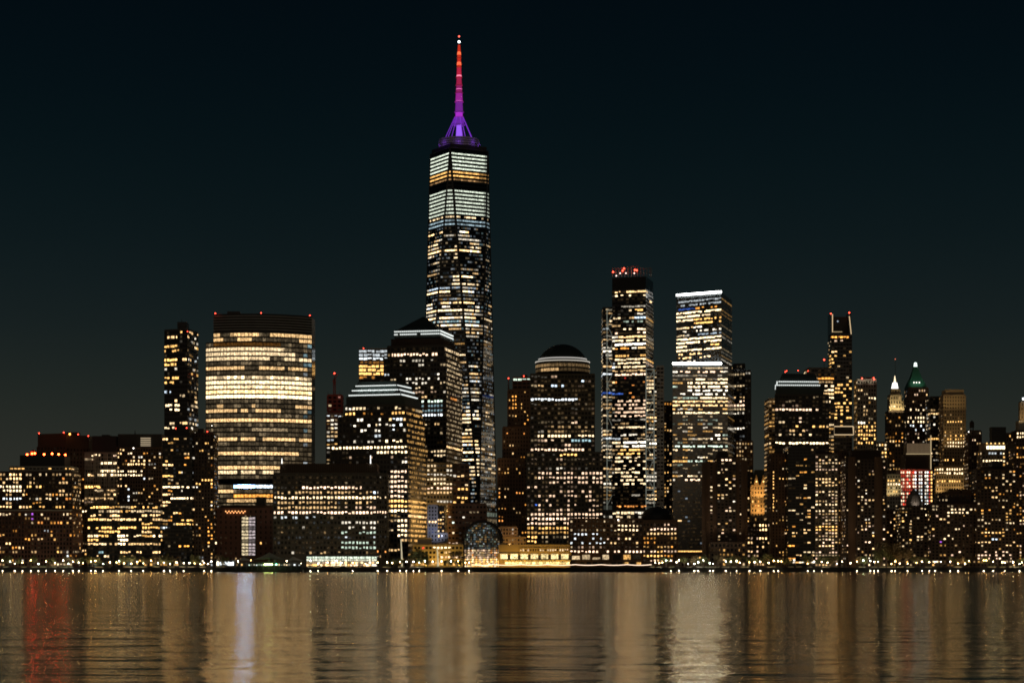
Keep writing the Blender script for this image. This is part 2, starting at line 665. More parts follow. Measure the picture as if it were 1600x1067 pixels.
b = B('apartment_block', 'pale block with staggered vertical fins over its upper storeys', 'apartment block', 157, 1795)
FB = [(710, 717, 142, 158, 1, 1.6, 'cream'), (723, 729, 156, 182, .9, 1.3, 'cream'), (735, 742, 156, 182, .9, 1.4, 'cream'), (741, 746, 138, 150, .7, 1.4, 'warm'),
      (756, 764, 132, 156, 1, 1.9, 'gold'), (764, 780, 160, 180, .8, 1.2, 'warm')]
b.block(132, 182, 706, 790, 1795, 34, CONC, lit=office(41, .10, PNK, (.3, 1.2), 3, bands=FB), pitch=6.2, bay=2.7, wf=.86, hf=.62, frame=False)
mb = MB()
rr = random.Random(5)
for k in range(24):
    x = 132.5 + k * 2.12
    for seg in range(3):
        if rr.random() < .8:
            xx = X(x + rr.uniform(-.7, .7), 1794)
            mb.box(xx - .22, xx + .22, 1793.9, 1794.7, Z(734 + seg * 27, 1794), Z(708 + seg * 27, 1794))
b.part('vertical_fins', mb, PALE)
b.roofbox(144, 182, 681, 705.9, 1812, 20, BLACK)
b.roofbox(159, 170, 679, 681, 1815, 12, BLACK)
b.finish()

b = B('apartment_block', 'dark block with a small lit louvred vent on its roof right of the finned block', 'apartment block', 216, 1802)
VB = [(719, 729, 200, 226, .85, 2.0, 'warm'), (736, 742, 182, 222, .85, 1.5, 'cream'), (757, 763, 182, 197, .9, 1.4, 'warm'), (762, 776, 198, 204, .8, 1.2, 'cool'),
      (700, 716, 182, 196, .5, 1.1, 'warm')]
b.block(182.5, 252, 698, None, 1802, 36, DKBROWN, lit=homes(51, .22, s=(.3, 1.3), bands=VB), pitch=5.6, bay=2.2, wf=.6)
b.block(184, 253, 678, 697.9, 1808, 26, BLACK)
mb = MB()
for k in range(5): mb.box(X(219.5, 1806), X(235, 1806), 1806.4, 1807.4, Z(696.4 - k * 2.9, 1806), Z(695.4 - k * 2.9, 1806))
b.part('louvre_light', mb, emit('louvre_glow', (1, .78, .5), .55))
b.beacon(208.5, 700, 1801, .5, emit('white_lamp', (1, .95, .85), 6))
b.mast(211, 672, 678, 1815, .5)
b.finish()

b = B('apartment_block', 'long low glassy block with bands of amber windows below the finned block', 'apartment block', 195, 1768)
b.block(137, 251, 787, None, 1768, 24, GLASS, lit=office(61, .42, GLD, (.35, 1.5), 4, bands=[
    (787, 794, 143, 172, 1, 1.6, 'gold'), (787, 794, 206, 248, .7, 1.2, 'gold'), (800, 808, 137, 176, .8, 1.2, 'warm'), (820, 827, 137, 177, .9, 1.4, 'gold'), (818, 826, 184, 212, .9, 1.4, 'gold'),
    (834, 856, 184, 199, .9, 1.9, 'cream'), (832, 840, 240, 258, .9, 1.8, 'cream'), (866, 885, 130, 260, .12, .8, None), (855, 866, 130, 180, .1, .3, 'cyan')]), pitch=6.2, bay=2.2, wf=.82, hf=.6)
b.finish()

b = B('apartment_block', 'dark balcony block with bright left corner windows in front of the curved office tower', 'apartment block', 292, 1778)
CB = [(678, 690, 250, 262, .9, 1.6, 'warm'), (698, 703, 254, 298, .95, 1.7, 'gold'), (710, 716, 254, 262, .8, 1.2, 'warm'), (722, 728, 254, 270, .9, 1.2, 'warm'),
      (738, 745, 254, 270, .9, 1.5, 'gold'), (757, 764, 254, 296, .95, 1.8, 'cream'), (770, 777, 254, 266, .9, 1.4, 'warm'), (776, 782, 266, 306, .95, 1.8, 'cream'),
      (782, 788, 254, 268, 1, 1.5, 'warm'), (808, 822, 276, 306, .8, 1.3, 'gold'), (834, 840, 238, 256, .9, 1.5, 'cream'), (850, 858, 278, 298, .8, 1.2, 'amber'), (816, 836, 306, 320, .4, 1.2, 'ice')]
b.block(254, 300, 681, None, 1776, 34, GLASS, lit=homes(71, .13, s=(.3, 1.2), bands=CB), pitch=5.7, bay=2.1, wf=.85, hf=.55)
b.block(300.4, 333, 676, None, 1782, 30, DKBROWN, lit=homes(72, .26, bands=[(812, 850, 322, 334, .6, 1.2, 'amber'), (745, 756, 306, 333, .6, 1.2, 'gold')]), pitch=5.7, bay=2.3, wf=.5)
b.roofbox(258, 296, 670, 680.9, 1780, 24, BLACK)
b.roofbox(309, 318, 669.5, 675.9, 1790, 14, BLACK)
for x, y in ((274.5, 669), (291.6, 668.4), (324, 674)): b.beacon(x, y, 1781, .45)
b.beacon(331, 665, 1800, .3, emit('white_lamp', (1, .95, .85), 6))
b.finish()

b = B('apartment_tower', 'slim dark blue glass tower with few lit rooms beside the curved office tower', 'apartment tower', 284, 1955)
p = [Vector((X(257, 1955), 1955)), Vector((X(293, 1945), 1945)), Vector((X(309.5, 1975), 1975)), Vector((X(275, 1990), 1990))]
b.tier(p, 513, None, BLUEGLASS, lit=homes(81, .09, OFF, (.3, 1.2), dim=.08, dims=.02, bands=[
    (520, 530, 262, 278, .8, 1.0, 'warm'), (537, 552, 257, 276, .8, .9, 'gold'), (560, 570, 257, 276, .9, 1.3, 'gold'), (556, 562, 285, 297, .9, 1.1, 'warm'), (535, 545, 286, 297, .6, .7, 'cream'),
    (583, 598, 257, 274, .8, 1.0, 'gold'), (588, 594, 270, 281, .9, 1.0, 'gold'), (622, 628, 262, 280, .6, 1.2, 'warm'), (632, 640, 257, 280, .8, 1.4, 'cream'), (610, 618, 257, 268, .8, .7, 'ice'), (657, 664, 282, 292, .9, .9, 'warm'),
    (662, 668, 256, 272, .8, .9, 'cream')]), pitch=7.1, bay=2.6, wf=.9, hf=.6, slit=homes(82, .35, OFF, (.3, 1.1)), fmat=DKSTEEL, fd=.2, Yref=1945)
b.roofbox(277, 291, 503, 513, 1958, 16, DKSTEEL)
b.mast(284, 498, 503, 1960, .3)
b.beacon(293, 518, 1944, .4)
b.finish()

# ------------------------------------------------------------------ the curved office tower and the brick base at its foot
b = B('office_tower', 'wide curved glass office tower with long bright floors of lit windows', 'office tower', 405, 1868)
cur = [(322, 1872), (333.7, 1867), (349, 1864), (365, 1862), (382, 1861), (399, 1861), (416, 1862.5), (433, 1865), (450, 1869), (467, 1874), (487, 1882)]
front = [Vector((X(*q), q[1])) for q in cur]
back = [front[-1] + Vector((0, 32)), front[0] + Vector((0, 40))]
up_front = front[1:]
up_back = [front[-1] + Vector((0, 32)), front[1] + Vector((0, 45))]
Yg = 1861
GBT = [  # (row centre, lit spans, strength, colour)
    (523, [(333, 344), (362, 405), (424, 488)], 1.1, 'warm'), (530.5, [(333, 351), (373, 392), (470, 488)], 1.1, 'warm'), (538, [(335, 440)], .10, 'amber'),
    (547, [(322, 442)], 1.25, 'cream'), (554.5, [(322, 462)], 1.2, 'cream'), (562, [(322, 424), (444, 462), (470, 488)], 1.1, 'cream'),
    (577, [(322, 380), (403, 443), (452, 478)], 1.0, 'warm'), (592, [(322, 340), (395, 405), (430, 452)], 1.3, 'cream'), (599, [(322, 488)], 1.7, 'cream'),
    (606, [(322, 488)], 1.6, 'cream'), (613.5, [(322, 488)], 2.4, 'warm'), (621, [(322, 488)], 2.8, 'cream'),
    (636, [(339, 349), (391, 400), (460, 488)], .9, 'warm'), (643.5, [(322, 369), (379, 390), (400, 436)], 1.0, 'warm'), (658.5, [(322, 488)], 1.2, 'warm'),
    (673.5, [(396, 450)], .30, 'cream'), (688.5, [(333, 368), (378, 399), (410, 459), (468, 488)], 1.1, 'warm'), (711, [(333, 468)], 1.2, 'warm'),
    (733.5, [(333, 436)], 1.2, 'warm'), (741, [(333, 368), (378, 398), (409, 430)], 1.2, 'cream'),
    (764.5, [(330, 363)], 1.2, 'warm'), (763, [(363, 367), (401, 428)], 2.0, 'ice'), (763, [(367, 373), (395, 401)], 5.0, 'sky'), (763, [(373, 395)], 14.0, 'sky'), (773, [(363, 428)], 1.2, 'amber'), (785, [(352, 428)], .7, 'warm')]
grr = random.Random(9)


def goldman(px, py, i, j, n, m, fid):
    for yc, sp, st, c in GBT:
        if abs(py - yc) < 3.7:
            for a, q in sp:
                if a <= px < q: return (*CW[c], st * ((.50 if py < 580 else .60) if st < 3 else 1) * grr.uniform(.75, 1.2))
    if py < 518: return None
    if 585 < py < 596: return (*CW['cream'], grr.choice((.2, .5, 1.6)))
    if 473 < px and grr.random() < .35: return (*CW[grr.choice(('cyan', 'cool', 'cream'))], grr.uniform(.03, .25))
    if 748 < py < 757: return None
    return (*CW['cream'], grr.choice((.02, .028, .035, .04, .10)))


mb = MB()
pl = front + back
mb.prism(pl, G, pl, Z(534, Yg))
b.part('curtain_wall', mb, GLASS)
mb = MB()
pu = up_front + up_back
mb.prism(pu, Z(534, Yg) + .01, pu, Z(490, Yg))
b.part('crown', mb, BLACK)
rows_l = [(534, 793)]
for k in range(len(front) - 1):
    a, q = front[k], front[k + 1]
    b.face(Vector((a.x, a.y, Z(793, Yg))), Vector((q.x, q.y, Z(793, Yg))), Vector((a.x, a.y, Z(534, Yg))), Vector((q.x, q.y, Z(534, Yg))), 35, (q - a).length / 3.02, goldman, .90, .76, DKSTEEL, Yg, .25)
    if k > 0:
        b.face(Vector((a.x, a.y, Z(534, Yg))), Vector((q.x, q.y, Z(534, Yg))), Vector((a.x, a.y, Z(519, Yg))), Vector((q.x, q.y, Z(519, Yg))), 2, (q - a).length / 3.02, goldman, .90, .76, DKSTEEL, Yg, .25)
mb = MB()
for k in range(1, len(front) - 1):
    a, q = front[k], front[k + 1]
    d = Vector((q.x - a.x, q.y - a.y, 0))
    r = d.normalized()
    n = r.cross(Vector((0, 0, 1)))
    for j in range(6):
        c = Vector(((a.x + q.x) / 2, (a.y + q.y) / 2, Z(493.5 + j * 4.2, Yg)))
        mb.obox(c + n * .3, r, Vector((0, 0, 1)), n, d.length, .55, .6)
b.part('crown_louvres', mb, surf('louvre_metal', (.42, .43, .42), rough=.5))
for x, y in ((336.5, 489.6), (408, 489), (484, 493)): b.beacon(x, y, 1863 if x < 450 else 1881, .5)
b.roofbox(355, 374, 486.5, 490, 1885, 10, DKSTEEL)
b.finish()

b = B('brick_building', 'low dark red brick block with a tall lit stair window behind the ferry terminal', 'building', 380, 1795)
b.block(333.5, 427, 793, None, 1795, 40, RED, lit=homes(91, .08, PNK, (.3, 1.2), bands=[(846, 854, 334, 342, 1, 1.3, 'cream'), (846, 855, 402, 408, 1, 1.3, 'gold')]), pitch=8.2, bay=4.2, wf=.3, hf=.5)
b.roofbox(345, 424, 789, 793, 1800, 30, DKBROWN, 'roof_edge')
b.roofbox(400, 414, 776, 789, 1806, 12, BLACK)
mb = MB()
rs = random.Random(4)
for k in range(13):
    xx = X(352.5 + k * 2.5, 1793)
    zz = Z(799.5 + (1.2 if k % 2 else -1.0), 1793)
    mb.ball((xx, 1793.6, zz), .55)
b.part('roof_string_light', mb, emit('orange_bulbs', (1, .42, .14), 2.2))
b.face(P(377.5, 868, 1793.6), P(399, 868, 1793.6), P(377.5, 807, 1793.6), P(399, 807, 1793.6), 12, 2.6,
       lambda px, py, i, j, n, m, f: (*((1.0, .80, .48) if px < 386 else (.82, .68, .70)), (.42 if px < 386 else .30) * (1 if j not in (3, 7) else .3)), .86, .80)
mb = MB()
mb.box(X(376.7, 1794), X(399.9, 1794), 1793.7, 1794.99, Z(869, 1794), Z(806, 1794))
b.part('window_surround', mb, BLACK)
b.finish()

# ------------------------------------------------------------------ square dark office block on the waterfront
b = B('office_block', 'square dark granite office block with a glowing glass lobby at the water', 'office block', 516, 1765)
NB = [(744, 753, 540, 560, .5, .8, 'pink'), (753, 757, 550, 560, .5, .5, 'red'), (758, 766, 470, 565, .92, 1.4, 'pink'), (766, 773, 430, 582, .8, .45, 'warm'), (774, 782, 427, 588, .93, 1.35, 'cream'),
      (782, 790, 430, 525, .95, .42, 'warm'), (782, 790, 530, 582, .4, .5, 'warm'), (790, 798, 430, 525, .95, .50, 'warm'), (790, 798, 530, 588, .6, .5, 'pink'),
      (798, 807, 427, 588, .95, 1.5, 'pink'), (807, 815, 430, 500, .6, .5, 'cool'), (815, 826, 530, 590, .8, .55, 'white'), (826, 834, 530, 590, .6, .4, 'green'), (847, 856, 535, 588, .8, .4, 'green'),
      (725, 758, 427, 470, 0, 0, None), (739, 747, 427, 606, .02, .3, None), (768, 772, 580, 586, 1, 1.0, 'ice')]
lit = office(101, .08, MIXC, (.1, .6), 1, .8, NB, .5, .018)
b.block(427, 588, 738, 867, 1765, 44, GRANITE, lit=lit, rows=16, bay=2.9, wf=.62, hf=.56, pad=(4, 0))
p = [Vector((X(588, 1765), 1765.2)), Vector((X(604, 1774), 1774)), Vector((X(604, 1774), 1809)), Vector((X(588, 1765), 1809))]
b.tier(p, 738, None, GRANITE, name='corner_wall', lit=office(102, .10, MIXC, (.2, .9), 1, bands=[(798, 806, 588, 606, .9, 1.2, 'pink'), (856, 866, 588, 606, .5, 1.2, 'orange'), (774, 781, 588, 606, .8, 1.0, 'cream')]), rows=17, bay=2.9, wf=.5, hf=.5, pad=(4, 14))
b.roofbox(437, 588, 724, 737.9, 1772, 36, BROWN, 'roof_screen')
mb = MB()
for k in range(52):
    x = X(438 + k * 2.9, 1771)
    mb.box(x - .3, x + .3, 1771.5, 1771.99, Z(737, 1771), Z(724.5, 1771))
b.part('screen_ribs', mb, surf('warm_metal', (.24, .19, .13)))
b.block(427, 478, 867.01, None, 1765, 44, GRANITE, name='podium')
b.block(478.2, 589, 868, None, 1764.2, 44, GLASS, name='lobby')
LR = random.Random(3)


def lobby(px, py, i, j, n, m, f):
    if j == 0: return (.86, 1.0, .78, LR.uniform(.45, .75))
    if j == 1: return (.95, .95, .72, LR.uniform(.3, .6))
    return (*CW[LR.choice(('cream', 'white', 'warm', 'gold', 'cream', 'pink'))], LR.choice((.15, .35, .8, 1.5)) if px > 494 or j > 2 else .2)


b.face(P(478.4, 884.5, 1764.1), P(589, 884.5, 1764.1), P(478.4, 868.8, 1764.1), P(589, 868.8, 1764.1), 4, 2.2, lobby, .9, .92, None, 1764)
mb = MB()
for k in range(13):
    x = X(478.6 + k * 9.2, 1763.6)
    mb.box(x - .22, x + .22, 1763.3, 1763.8, G, Z(868.5, 1763.6))
b.part('lobby_mullion', mb, DKSTEEL)
mb = MB()
mb.box(X(476, 1762), X(592, 1762), 1761, 1764, Z(868.4, 1762), Z(866.8, 1762))
b.part('canopy', mb, DKSTEEL)
b.mast(440.5, 716, 724, 1770, .35, emit('white_mast', (1, 1, .95), 2.5), 'lit_mast')
b.mast(579, 711, 724, 1770, .35, emit('white_mast', (1, 1, .95), 2.5), 'lit_mast')
b.finish()

# ------------------------------------------------------------------ stepped tower with a terraced crown
b = B('office_tower', 'stepped office tower with three white light lines round its terraced roof', 'office tower', 590, 1832)
FB4 = [(638, 646, 538, 556, .95, 1.4, 'gold'), (638, 646, 556, 604, .5, .3, 'amber'), (636, 648, 604, 632, .9, .8, 'gold'), (646, 656, 548, 560, .4, 1.2, 'gold'), (646, 656, 612, 632, .8, .8, 'green'),
       (650, 672, 550, 582, .55, 1.2, 'white'), (650, 672, 590, 604, .5, 1.0, 'white'), (650, 672, 612, 630, .6, 1.2, 'cool'), (678, 688, 585, 600, .4, .5, 'cool'), (686, 693, 600, 628, .9, 1.5, 'cream'),
       (693, 702, 518, 640, .96, 1.8, 'cream'), (702, 709, 586, 640, .96, 1.6, 'cream'), (710, 716, 518, 640, .3, .25, 'pink'), (716, 724, 618, 640, .8, 1.0, 'white'),
       (730, 780, 608, 636, .85, 1.15, 'pink'), (780, 792, 606, 636, 1, 1.9, 'gold'), (792, 800, 606, 636, 1, 2.0, 'cream'), (806, 843, 620, 635, .95, 1.6, 'cream'), (730, 742, 606, 612, .3, .6, 'blue')]
SB4 = [(640, 700, 630, 668, .55, .6, 'gold'), (700, 770, 630, 668, .5, .45, 'gold'), (778, 800, 636, 668, 1.0, 1.0, 'gold'), (800, 812, 636, 668, .95, 1.3, 'warm'), (812, 846, 642, 668, .7, .9, 'gold')]
l4, s4 = office(111, .16, MIXC, (.2, 1.0), 2, .9, FB4, .3), office(112, .45, GLD, (.15, .8), 5, .7, SB4, .6, .06)


def t4(fl, fr, br, yt, yb, mat=GRANITE, rows=None, lt=True):
    p = b.quadpts(fl, fr, br)
    b.tier(p, yt, yb, mat, lit=l4 if lt else None, slit=s4, pitch=7.75, bay=3.1, sbay=2.2, wf=.66, hf=.55, Yref=1830, pad=(1, 1))
    return p


t4((518, 1846), (637, 1830), (668, 1900), 693.5, None)
t4((529.5, 1849), (635, 1834), (664, 1896), 649, 693.4)
t4((539, 1852), (633, 1838), (660, 1892), 630.5, 648.9)
t4((541, 1853), (632, 1839), (658, 1891), 616.8, 630.4, DKCOPPER, lt=False)
p0 = b.quadpts((545, 1855), (626, 1842), (651, 1886))
p1 = b.quadpts((560, 1862), (617, 1852), (637, 1876))
for (ya, yb, fa, fb) in ((616.7, 609, 0, .22), (608.9, 601.5, .34, .55), (601.4, 593.5, .72, 1)):
    mb = MB()
    A = [p0[k].lerp(p1[k], fa) for k in range(4)]
    C = [p0[k].lerp(p1[k], fb) for k in range(4)]
    mb.prism(A, Z(ya, 1842), C, Z(yb, 1842))
    b.part('terraced_roof', mb, DKCOPPER)
    lm = L_WHITE if ya > 610 else L_TRIMDIM
    for k in (0, 1):
        q0 = Vector((A[k].x, A[k].y, Z(ya - .6, 1842)))
        q1 = Vector((A[k + 1].x, A[k + 1].y, Z(ya - .6, 1842)))
        r = (q1 - q0).normalized()
        n = r.cross(Vector((0, 0, 1)))
        mb = MB()
        nn = int((q1 - q0).length / 1.6)
        for i in range(nn):
            mb.obox(q0.lerp(q1, (i + .5) / nn) + n * .8, r, Vector((0, 0, 1)), n, 1.15, .9, .8)
        b.part('light_strip', mb, L_WHITE)
for k in range(6):
    c = p1[0].lerp(p1[1], (k + .5) / 6)
    flood('roof_floodlight', (c.x, c.y - 12, Z(611, 1842) + 1), (c.x, c.y, Z(599, 1842)), 900, (.88, 1, .98), .6, b.o, 110)
b.finish()

b = B('glass_tower', 'distant glass tower with a pale lit top and amber floors behind the stepped towers', 'office tower', 582, 2300)
p = b.block(561, 607, 544, None, 2300, 40, GREYGLASS, lit=office(121, .12, GLD, (.1, .5), 8, bands=[
    (544, 566, 560, 608, 1, .34, 'cool'), (560, 566, 560, 608, 1, .75, 'cool'), (566, 572, 560, 608, 1, .12, 'amber'), (572, 580, 560, 608, 1, 1.0, 'gold'), (580, 586, 560, 608, 1, 1.25, 'gold'), (586, 592, 560, 608, .5, .3, 'amber')]),
            pitch=5.8, bay=4.2, wf=.92, hf=.75, fmat=DKSTEEL, fd=.2)
b.beacon(568, 544, 2298, .5)
b.finish()

b = B('unfinished_tower', 'half built concrete tower with raw lit floors left of the stepped towers', 'construction site', 522, 2150)
b.block(510, 534, 645, None, 2150, 26, CONC, lit=office(131, .85, MIXC, (.4, .9), 1, .3, dim=.8, dims=.1), pitch=6.2, bay=4.2, wf=.7, hf=.55)
b.block(512, 534, 616, 644.9, 2152, 22, surf('red_netting', (.22, .07, .05)), name='netting', lit=office(132, .08, PNK, (.2, .6), 1), pitch=6, bay=4, wf=.6)
for k in range(3): b.mast(512.5 + k * 9, 611, 616, 2156, .25, name='column')
flood('work_light', P(522, 612, 2120), P(522, 628, 2152), 2500, (1, .4, .3), 1, b.o, 90)
b.finish()
c = empty('tower_crane', P(522.6, 616, 2165))
tag(c, 'red tower crane with a red lamp above the half built tower', 'crane')
mb = MB()
y = 2165
for dx in (-1, 1):
    for dy in (-1, 1):
        mb.tube((X(522.6, y) + dx, y + dy, Z(617, y)), (X(522.6, y) + dx, y + dy, Z(592, y)), .28)
for k in range(9):
    z = Z(617, y) + k * (Z(592, y) - Z(617, y)) / 9
    mb.tube((X(522.6, y) - 1, y - 1, z), (X(522.6, y) + 1, y - 1, z + 1.7), .2)
    mb.tube((X(522.6, y) + 1, y + 1, z), (X(522.6, y) - 1, y + 1, z + 1.7), .2)
mb.build('mast', REDSTEEL, c)
mb = MB()
mb.tube(P(522.6, 594, y), P(527.5, 584, y), .5, .3)
mb.tube(P(522.6, 594, y), P(519.5, 596, y), .7, .5)
mb.tube(P(522.6, 594, y), P(522.6, 584.5, y), .5, .3)
mb.tube(P(522.6, 585.5, y), P(527.5, 584.5, y), .15)
mb.build('jib', REDSTEEL, c)
mb = MB()
mb.box(X(521.4, y), X(523.9, y), y - 2.2, y - 1.1, Z(601, y), Z(596.5, y))
mb.build('cab', REDSTEEL, c)
mb = MB()
mb.ball(P(522.6, 583.2, y), .7)
mb.build('beacon_light', L_RED, c)

# ------------------------------------------------------------------ pyramid topped tower
b = B('office_tower', 'granite office tower with a dark pyramid roof edged by dotted white lights', 'office tower', 655, 1940)
PB = [(545, 550, 620, 676, .97, 1.3, 'white'), (551.5, 557.5, 610, 684, .9, 1.2, 'pink'), (558, 566, 612, 684, .5, .35, 'white'), (566, 572, 655, 668, .6, .6, 'white'), (580, 592, 684, 694, .7, 1.1, 'white'),
      (586, 600, 635, 672, .7, .6, 'white'), (607, 618, 636, 690, .35, .3, 'pink'), (625, 633, 652, 694, .97, 1.1, 'green'), (633, 641, 656, 694, .9, .22, 'cyan'), (641, 648, 658, 694, .85, 1.1, 'cool'),
      (700, 712, 645, 700, .6, .6, 'cream'), (520, 545, 600, 690, 0, 0, None)]
PS = [(528, 548, 697, 724, .7, .9, 'cream'), (548, 600, 697, 724, .5, .6, 'cream'), (693, 702, 697, 724, .95, 1.4, 'warm'), (600, 690, 697, 724, .45, .4, 'cream'), (618, 624, 704, 714, .9, .8, 'orange')]
l3, s3 = office(141, .14, MIXC, (.15, .9), 2, .9, PB, .3), office(142, .3, PNK, (.1, .6), 5, .8, PS, .6, .05)


def t3(fl, fr, br, yt, yb, mat=GRANITE, lt=True):
    p = b.quadpts(fl, fr, br)
    b.tier(p, yt, yb, mat, lit=l3 if lt else None, slit=s3, pitch=7.05, bay=2.9, sbay=2.3, wf=.66, hf=.55, Yref=1930, pad=(1, 1))


t3((600, 1942), (697, 1930), (722, 1996), 558, None)
t3((605.5, 1944), (694, 1933), (718, 1993), 538.5, 557.9)
t3((611, 1946), (689, 1936), (712, 1990), 527, 538.4, DKBROWN, lt=False)
pb = b.quadpts((616, 1949), (687, 1939), (707, 1986))
mb = MB()
mb.prism(pb, Z(526.9, 1939), pb, Z(516, 1939))
b.part('cornice', mb, DKCOPPER)
flood('plaza_floodlight', (X(745, 1950), 1950, G + 30), (X(712, 1965), 1965, G + 95), 70000, (1, .62, .26), .8, b.o, 100)
ctr = sum((v for v in pb), Vector((0, 0))) / 4
mb = MB()
mb.prism(pb, Z(515.9, 1939), [ctr.lerp(v, .03) for v in pb], Z(493.5, 1960))
b.part('pyramid_roof', mb, DKCOPPER)
for (yy, gap) in ((516.6, 0), (521.2, 1)):
    for k in (0, 1):
        q0 = Vector((pb[k].x, pb[k].y, Z(yy, 1939)))
        q1 = Vector((pb[k + 1].x, pb[k + 1].y, Z(yy, 1939)))
        r = (q1 - q0).normalized()
        n = r.cross(Vector((0, 0, 1)))
        mb = MB()
        nn = int((q1 - q0).length / 1.75)
        for i in range(nn):
            u = (i + .5) / nn
            if k == 0 and gap and (.10 < u < .14 or .50 < u < .58): continue
            mb.obox(q0.lerp(q1, u) + n * .6, r, Vector((0, 0, 1)), n, 1.2 if k == 0 else 1.6, .95, .8)
        b.part('light_strip', mb, L_WHITE)
b.finish()

b = B('office_block', 'rounded mid rise granite block with warm window rows at the foot of the pyramid tower', 'office block', 700, 1885)
MBN = [(752, 757, 667, 706, .9, .8, 'cream'), (758, 764, 667, 706, .95, 1.0, 'pink'), (764, 770, 667, 706, .9, .6, 'warm'), (738, 744, 667, 712, .9, .45, 'white'), (762, 768, 707, 731, .9, .9, 'gold'), (776, 782, 716, 731, .95, 1.1, 'gold'), (750, 757, 718, 726, .8, 1.0, 'gold'),
       (710, 730, 712, 731, 0, 0, None), (804, 812, 700, 726, .5, .6, 'white'), (816, 822, 703, 712, .8, .9, 'green'), (832, 838, 703, 712, .8, .9, 'cream'), (818, 824, 722, 734, .6, .7, 'cream')]
b.block(667, 707, 722, None, 1880, 40, GRANITE, lit=office(151, .3, PNK, (.2, .8), 3, .8, MBN, .5), pitch=7, bay=2.7, wf=.62, sides=True)
b.block(707.3, 732, 724, None, 1884, 40, BROWN, lit=office(152, .12, GLD, (.2, .9), 3, .8, MBN, .5), pitch=7, bay=3.2, wf=.7)
b.block(700, 760, 786, None, 1872, 7.5, BROWN, lit=office(153, .06, PNK, (.2, .7), 3, .6, MBN, .4), pitch=8, bay=3, wf=.6, hf=.4, sides=False)
b.finish()

b = B('stone_building', 'narrow blue grey stone block with two lit rooms beside the stepped tower', 'building', 683, 1800)
SBL = surf('blue_grey_stone', (.30, .30, .34))
BB = [(815, 820, 669, 682, 1, 1.9, 'warm'), (836, 841, 681, 686, 1, 1.9, 'gold'), (822, 834, 669, 682, .9, .10, 'blue')]
b.block(669, 683, 788, None, 1802, 14, SBL, lit=homes(161, .02, bands=BB, dim=.0), pitch=5.7, bay=2.5, wf=.5, hf=.5)
b.block(683.2, 694, 790, 834, 1804, 12, GLASS, lit=office(162, .75, GLD, (.3, 1.2), 2), pitch=6, bay=2.2, wf=.7)
b.block(673, 699, 832, 848, 1799, 2.5, SBL, name='lower_wall', lit=homes(163, .02, bands=BB), pitch=6.5, bay=2.6, wf=.4)
flood('plaza_floodlight', (X(686, 1770), 1772, 30), (X(680, 1800), 1800, 40), 14000, (.75, .8, 1.0), .6, b.o, 70)
b.finish()

b = B('waterfront_building', 'low gold lit stone building with a glowing ground floor left of the glass vault', 'building', 685, 1785)
WB = [(852, 857, 674, 708, .9, 1.6, 'cream'), (848, 857, 655, 662, .8, .8, 'red'), (858, 864, 684, 706, .7, .6, 'warm'), (864, 876, 688, 722, .85, .9, 'pink')]
b.block(646, 723, 852, None, 1785, 14, TAN, lit=office(171, .03, PNK, bands=WB, dim=.1), pitch=7.5, bay=3.1, wf=.62, hf=.5, pad=(0, 6))
b.block(652, 674, 840, 851.9, 1787, 12, TAN, name='upper_wall')
b.block(706, 723, 849, 851.9, 1787, 10, TAN, name='upper_wall')
b.face(P(655, 884, 1784.3), P(721, 884, 1784.3), P(655, 875, 1784.3), P(721, 875, 1784.3), 1, 2.4, office(172, .85, ['gold', 'cream', 'warm'], (.3, 1.2), 1), .85, .8)
for k in range(6): flood('wall_light', (X(652 + 13 * k, 1779), 1776, G + 2), (X(652 + 13 * k, 1785), 1785, G + 11), 3600, (1, .62, .10), .4, b.o, 120)
for zt, pw in ((30, 60000), (60, 60000)): flood('plaza_floodlight', (X(694, 1830), 1832, G + 50), (X(650, 1865), 1868, G + zt), pw, (1, .58, .18), .8, b.o, 95)
b.finish()
# ------------------------------------------------------------------ the tallest tower: chamfered prism of eight triangles and a lit spire
b = B('skyscraper', 'tallest chamfered glass skyscraper with a red and violet lit spire', 'skyscraper', 717, 2200)
Yc, cx = 2200.0, X(717.3, 2200)
th = math.radians(-16)
zb, zt = 60.0, Z(233.5, 2180)
rot = lambda x, y: Vector((cx + x * math.cos(th) - y * math.sin(th), Yc + x * math.sin(th) + y * math.cos(th)))
hb = 30.5
Bv = [rot(-hb, -hb), rot(hb, -hb), rot(hb, hb), rot(-hb, hb)]
Tv = [(Bv[k] + Bv[(k + 1) % 4]) / 2 for k in range(4)]
mb = MB()
i0 = [(v.x, v.y, zb) for v in Bv] + [(v.x, v.y, zt) for v in Tv]
mb.v = list(i0)
for k in range(4):
    mb.f.append((k, (k + 1) % 4, 4 + k))
    mb.f.append((4 + k, (k + 1) % 4, 4 + (k + 1) % 4))
    mb.c += [None, None]
mb.f.append((4, 5, 6, 7))
mb.c.append(None)
b.part('glass_shaft', mb, BLUEGLASS)
mb = MB()
mb.prism(Bv, G, Bv, zb - .01)
b.part('podium', mb, GREYGLASS)
TR = random.Random(77)
TROW = {}
BARS = [(241 + 5.75 * k) for k in range(6)]


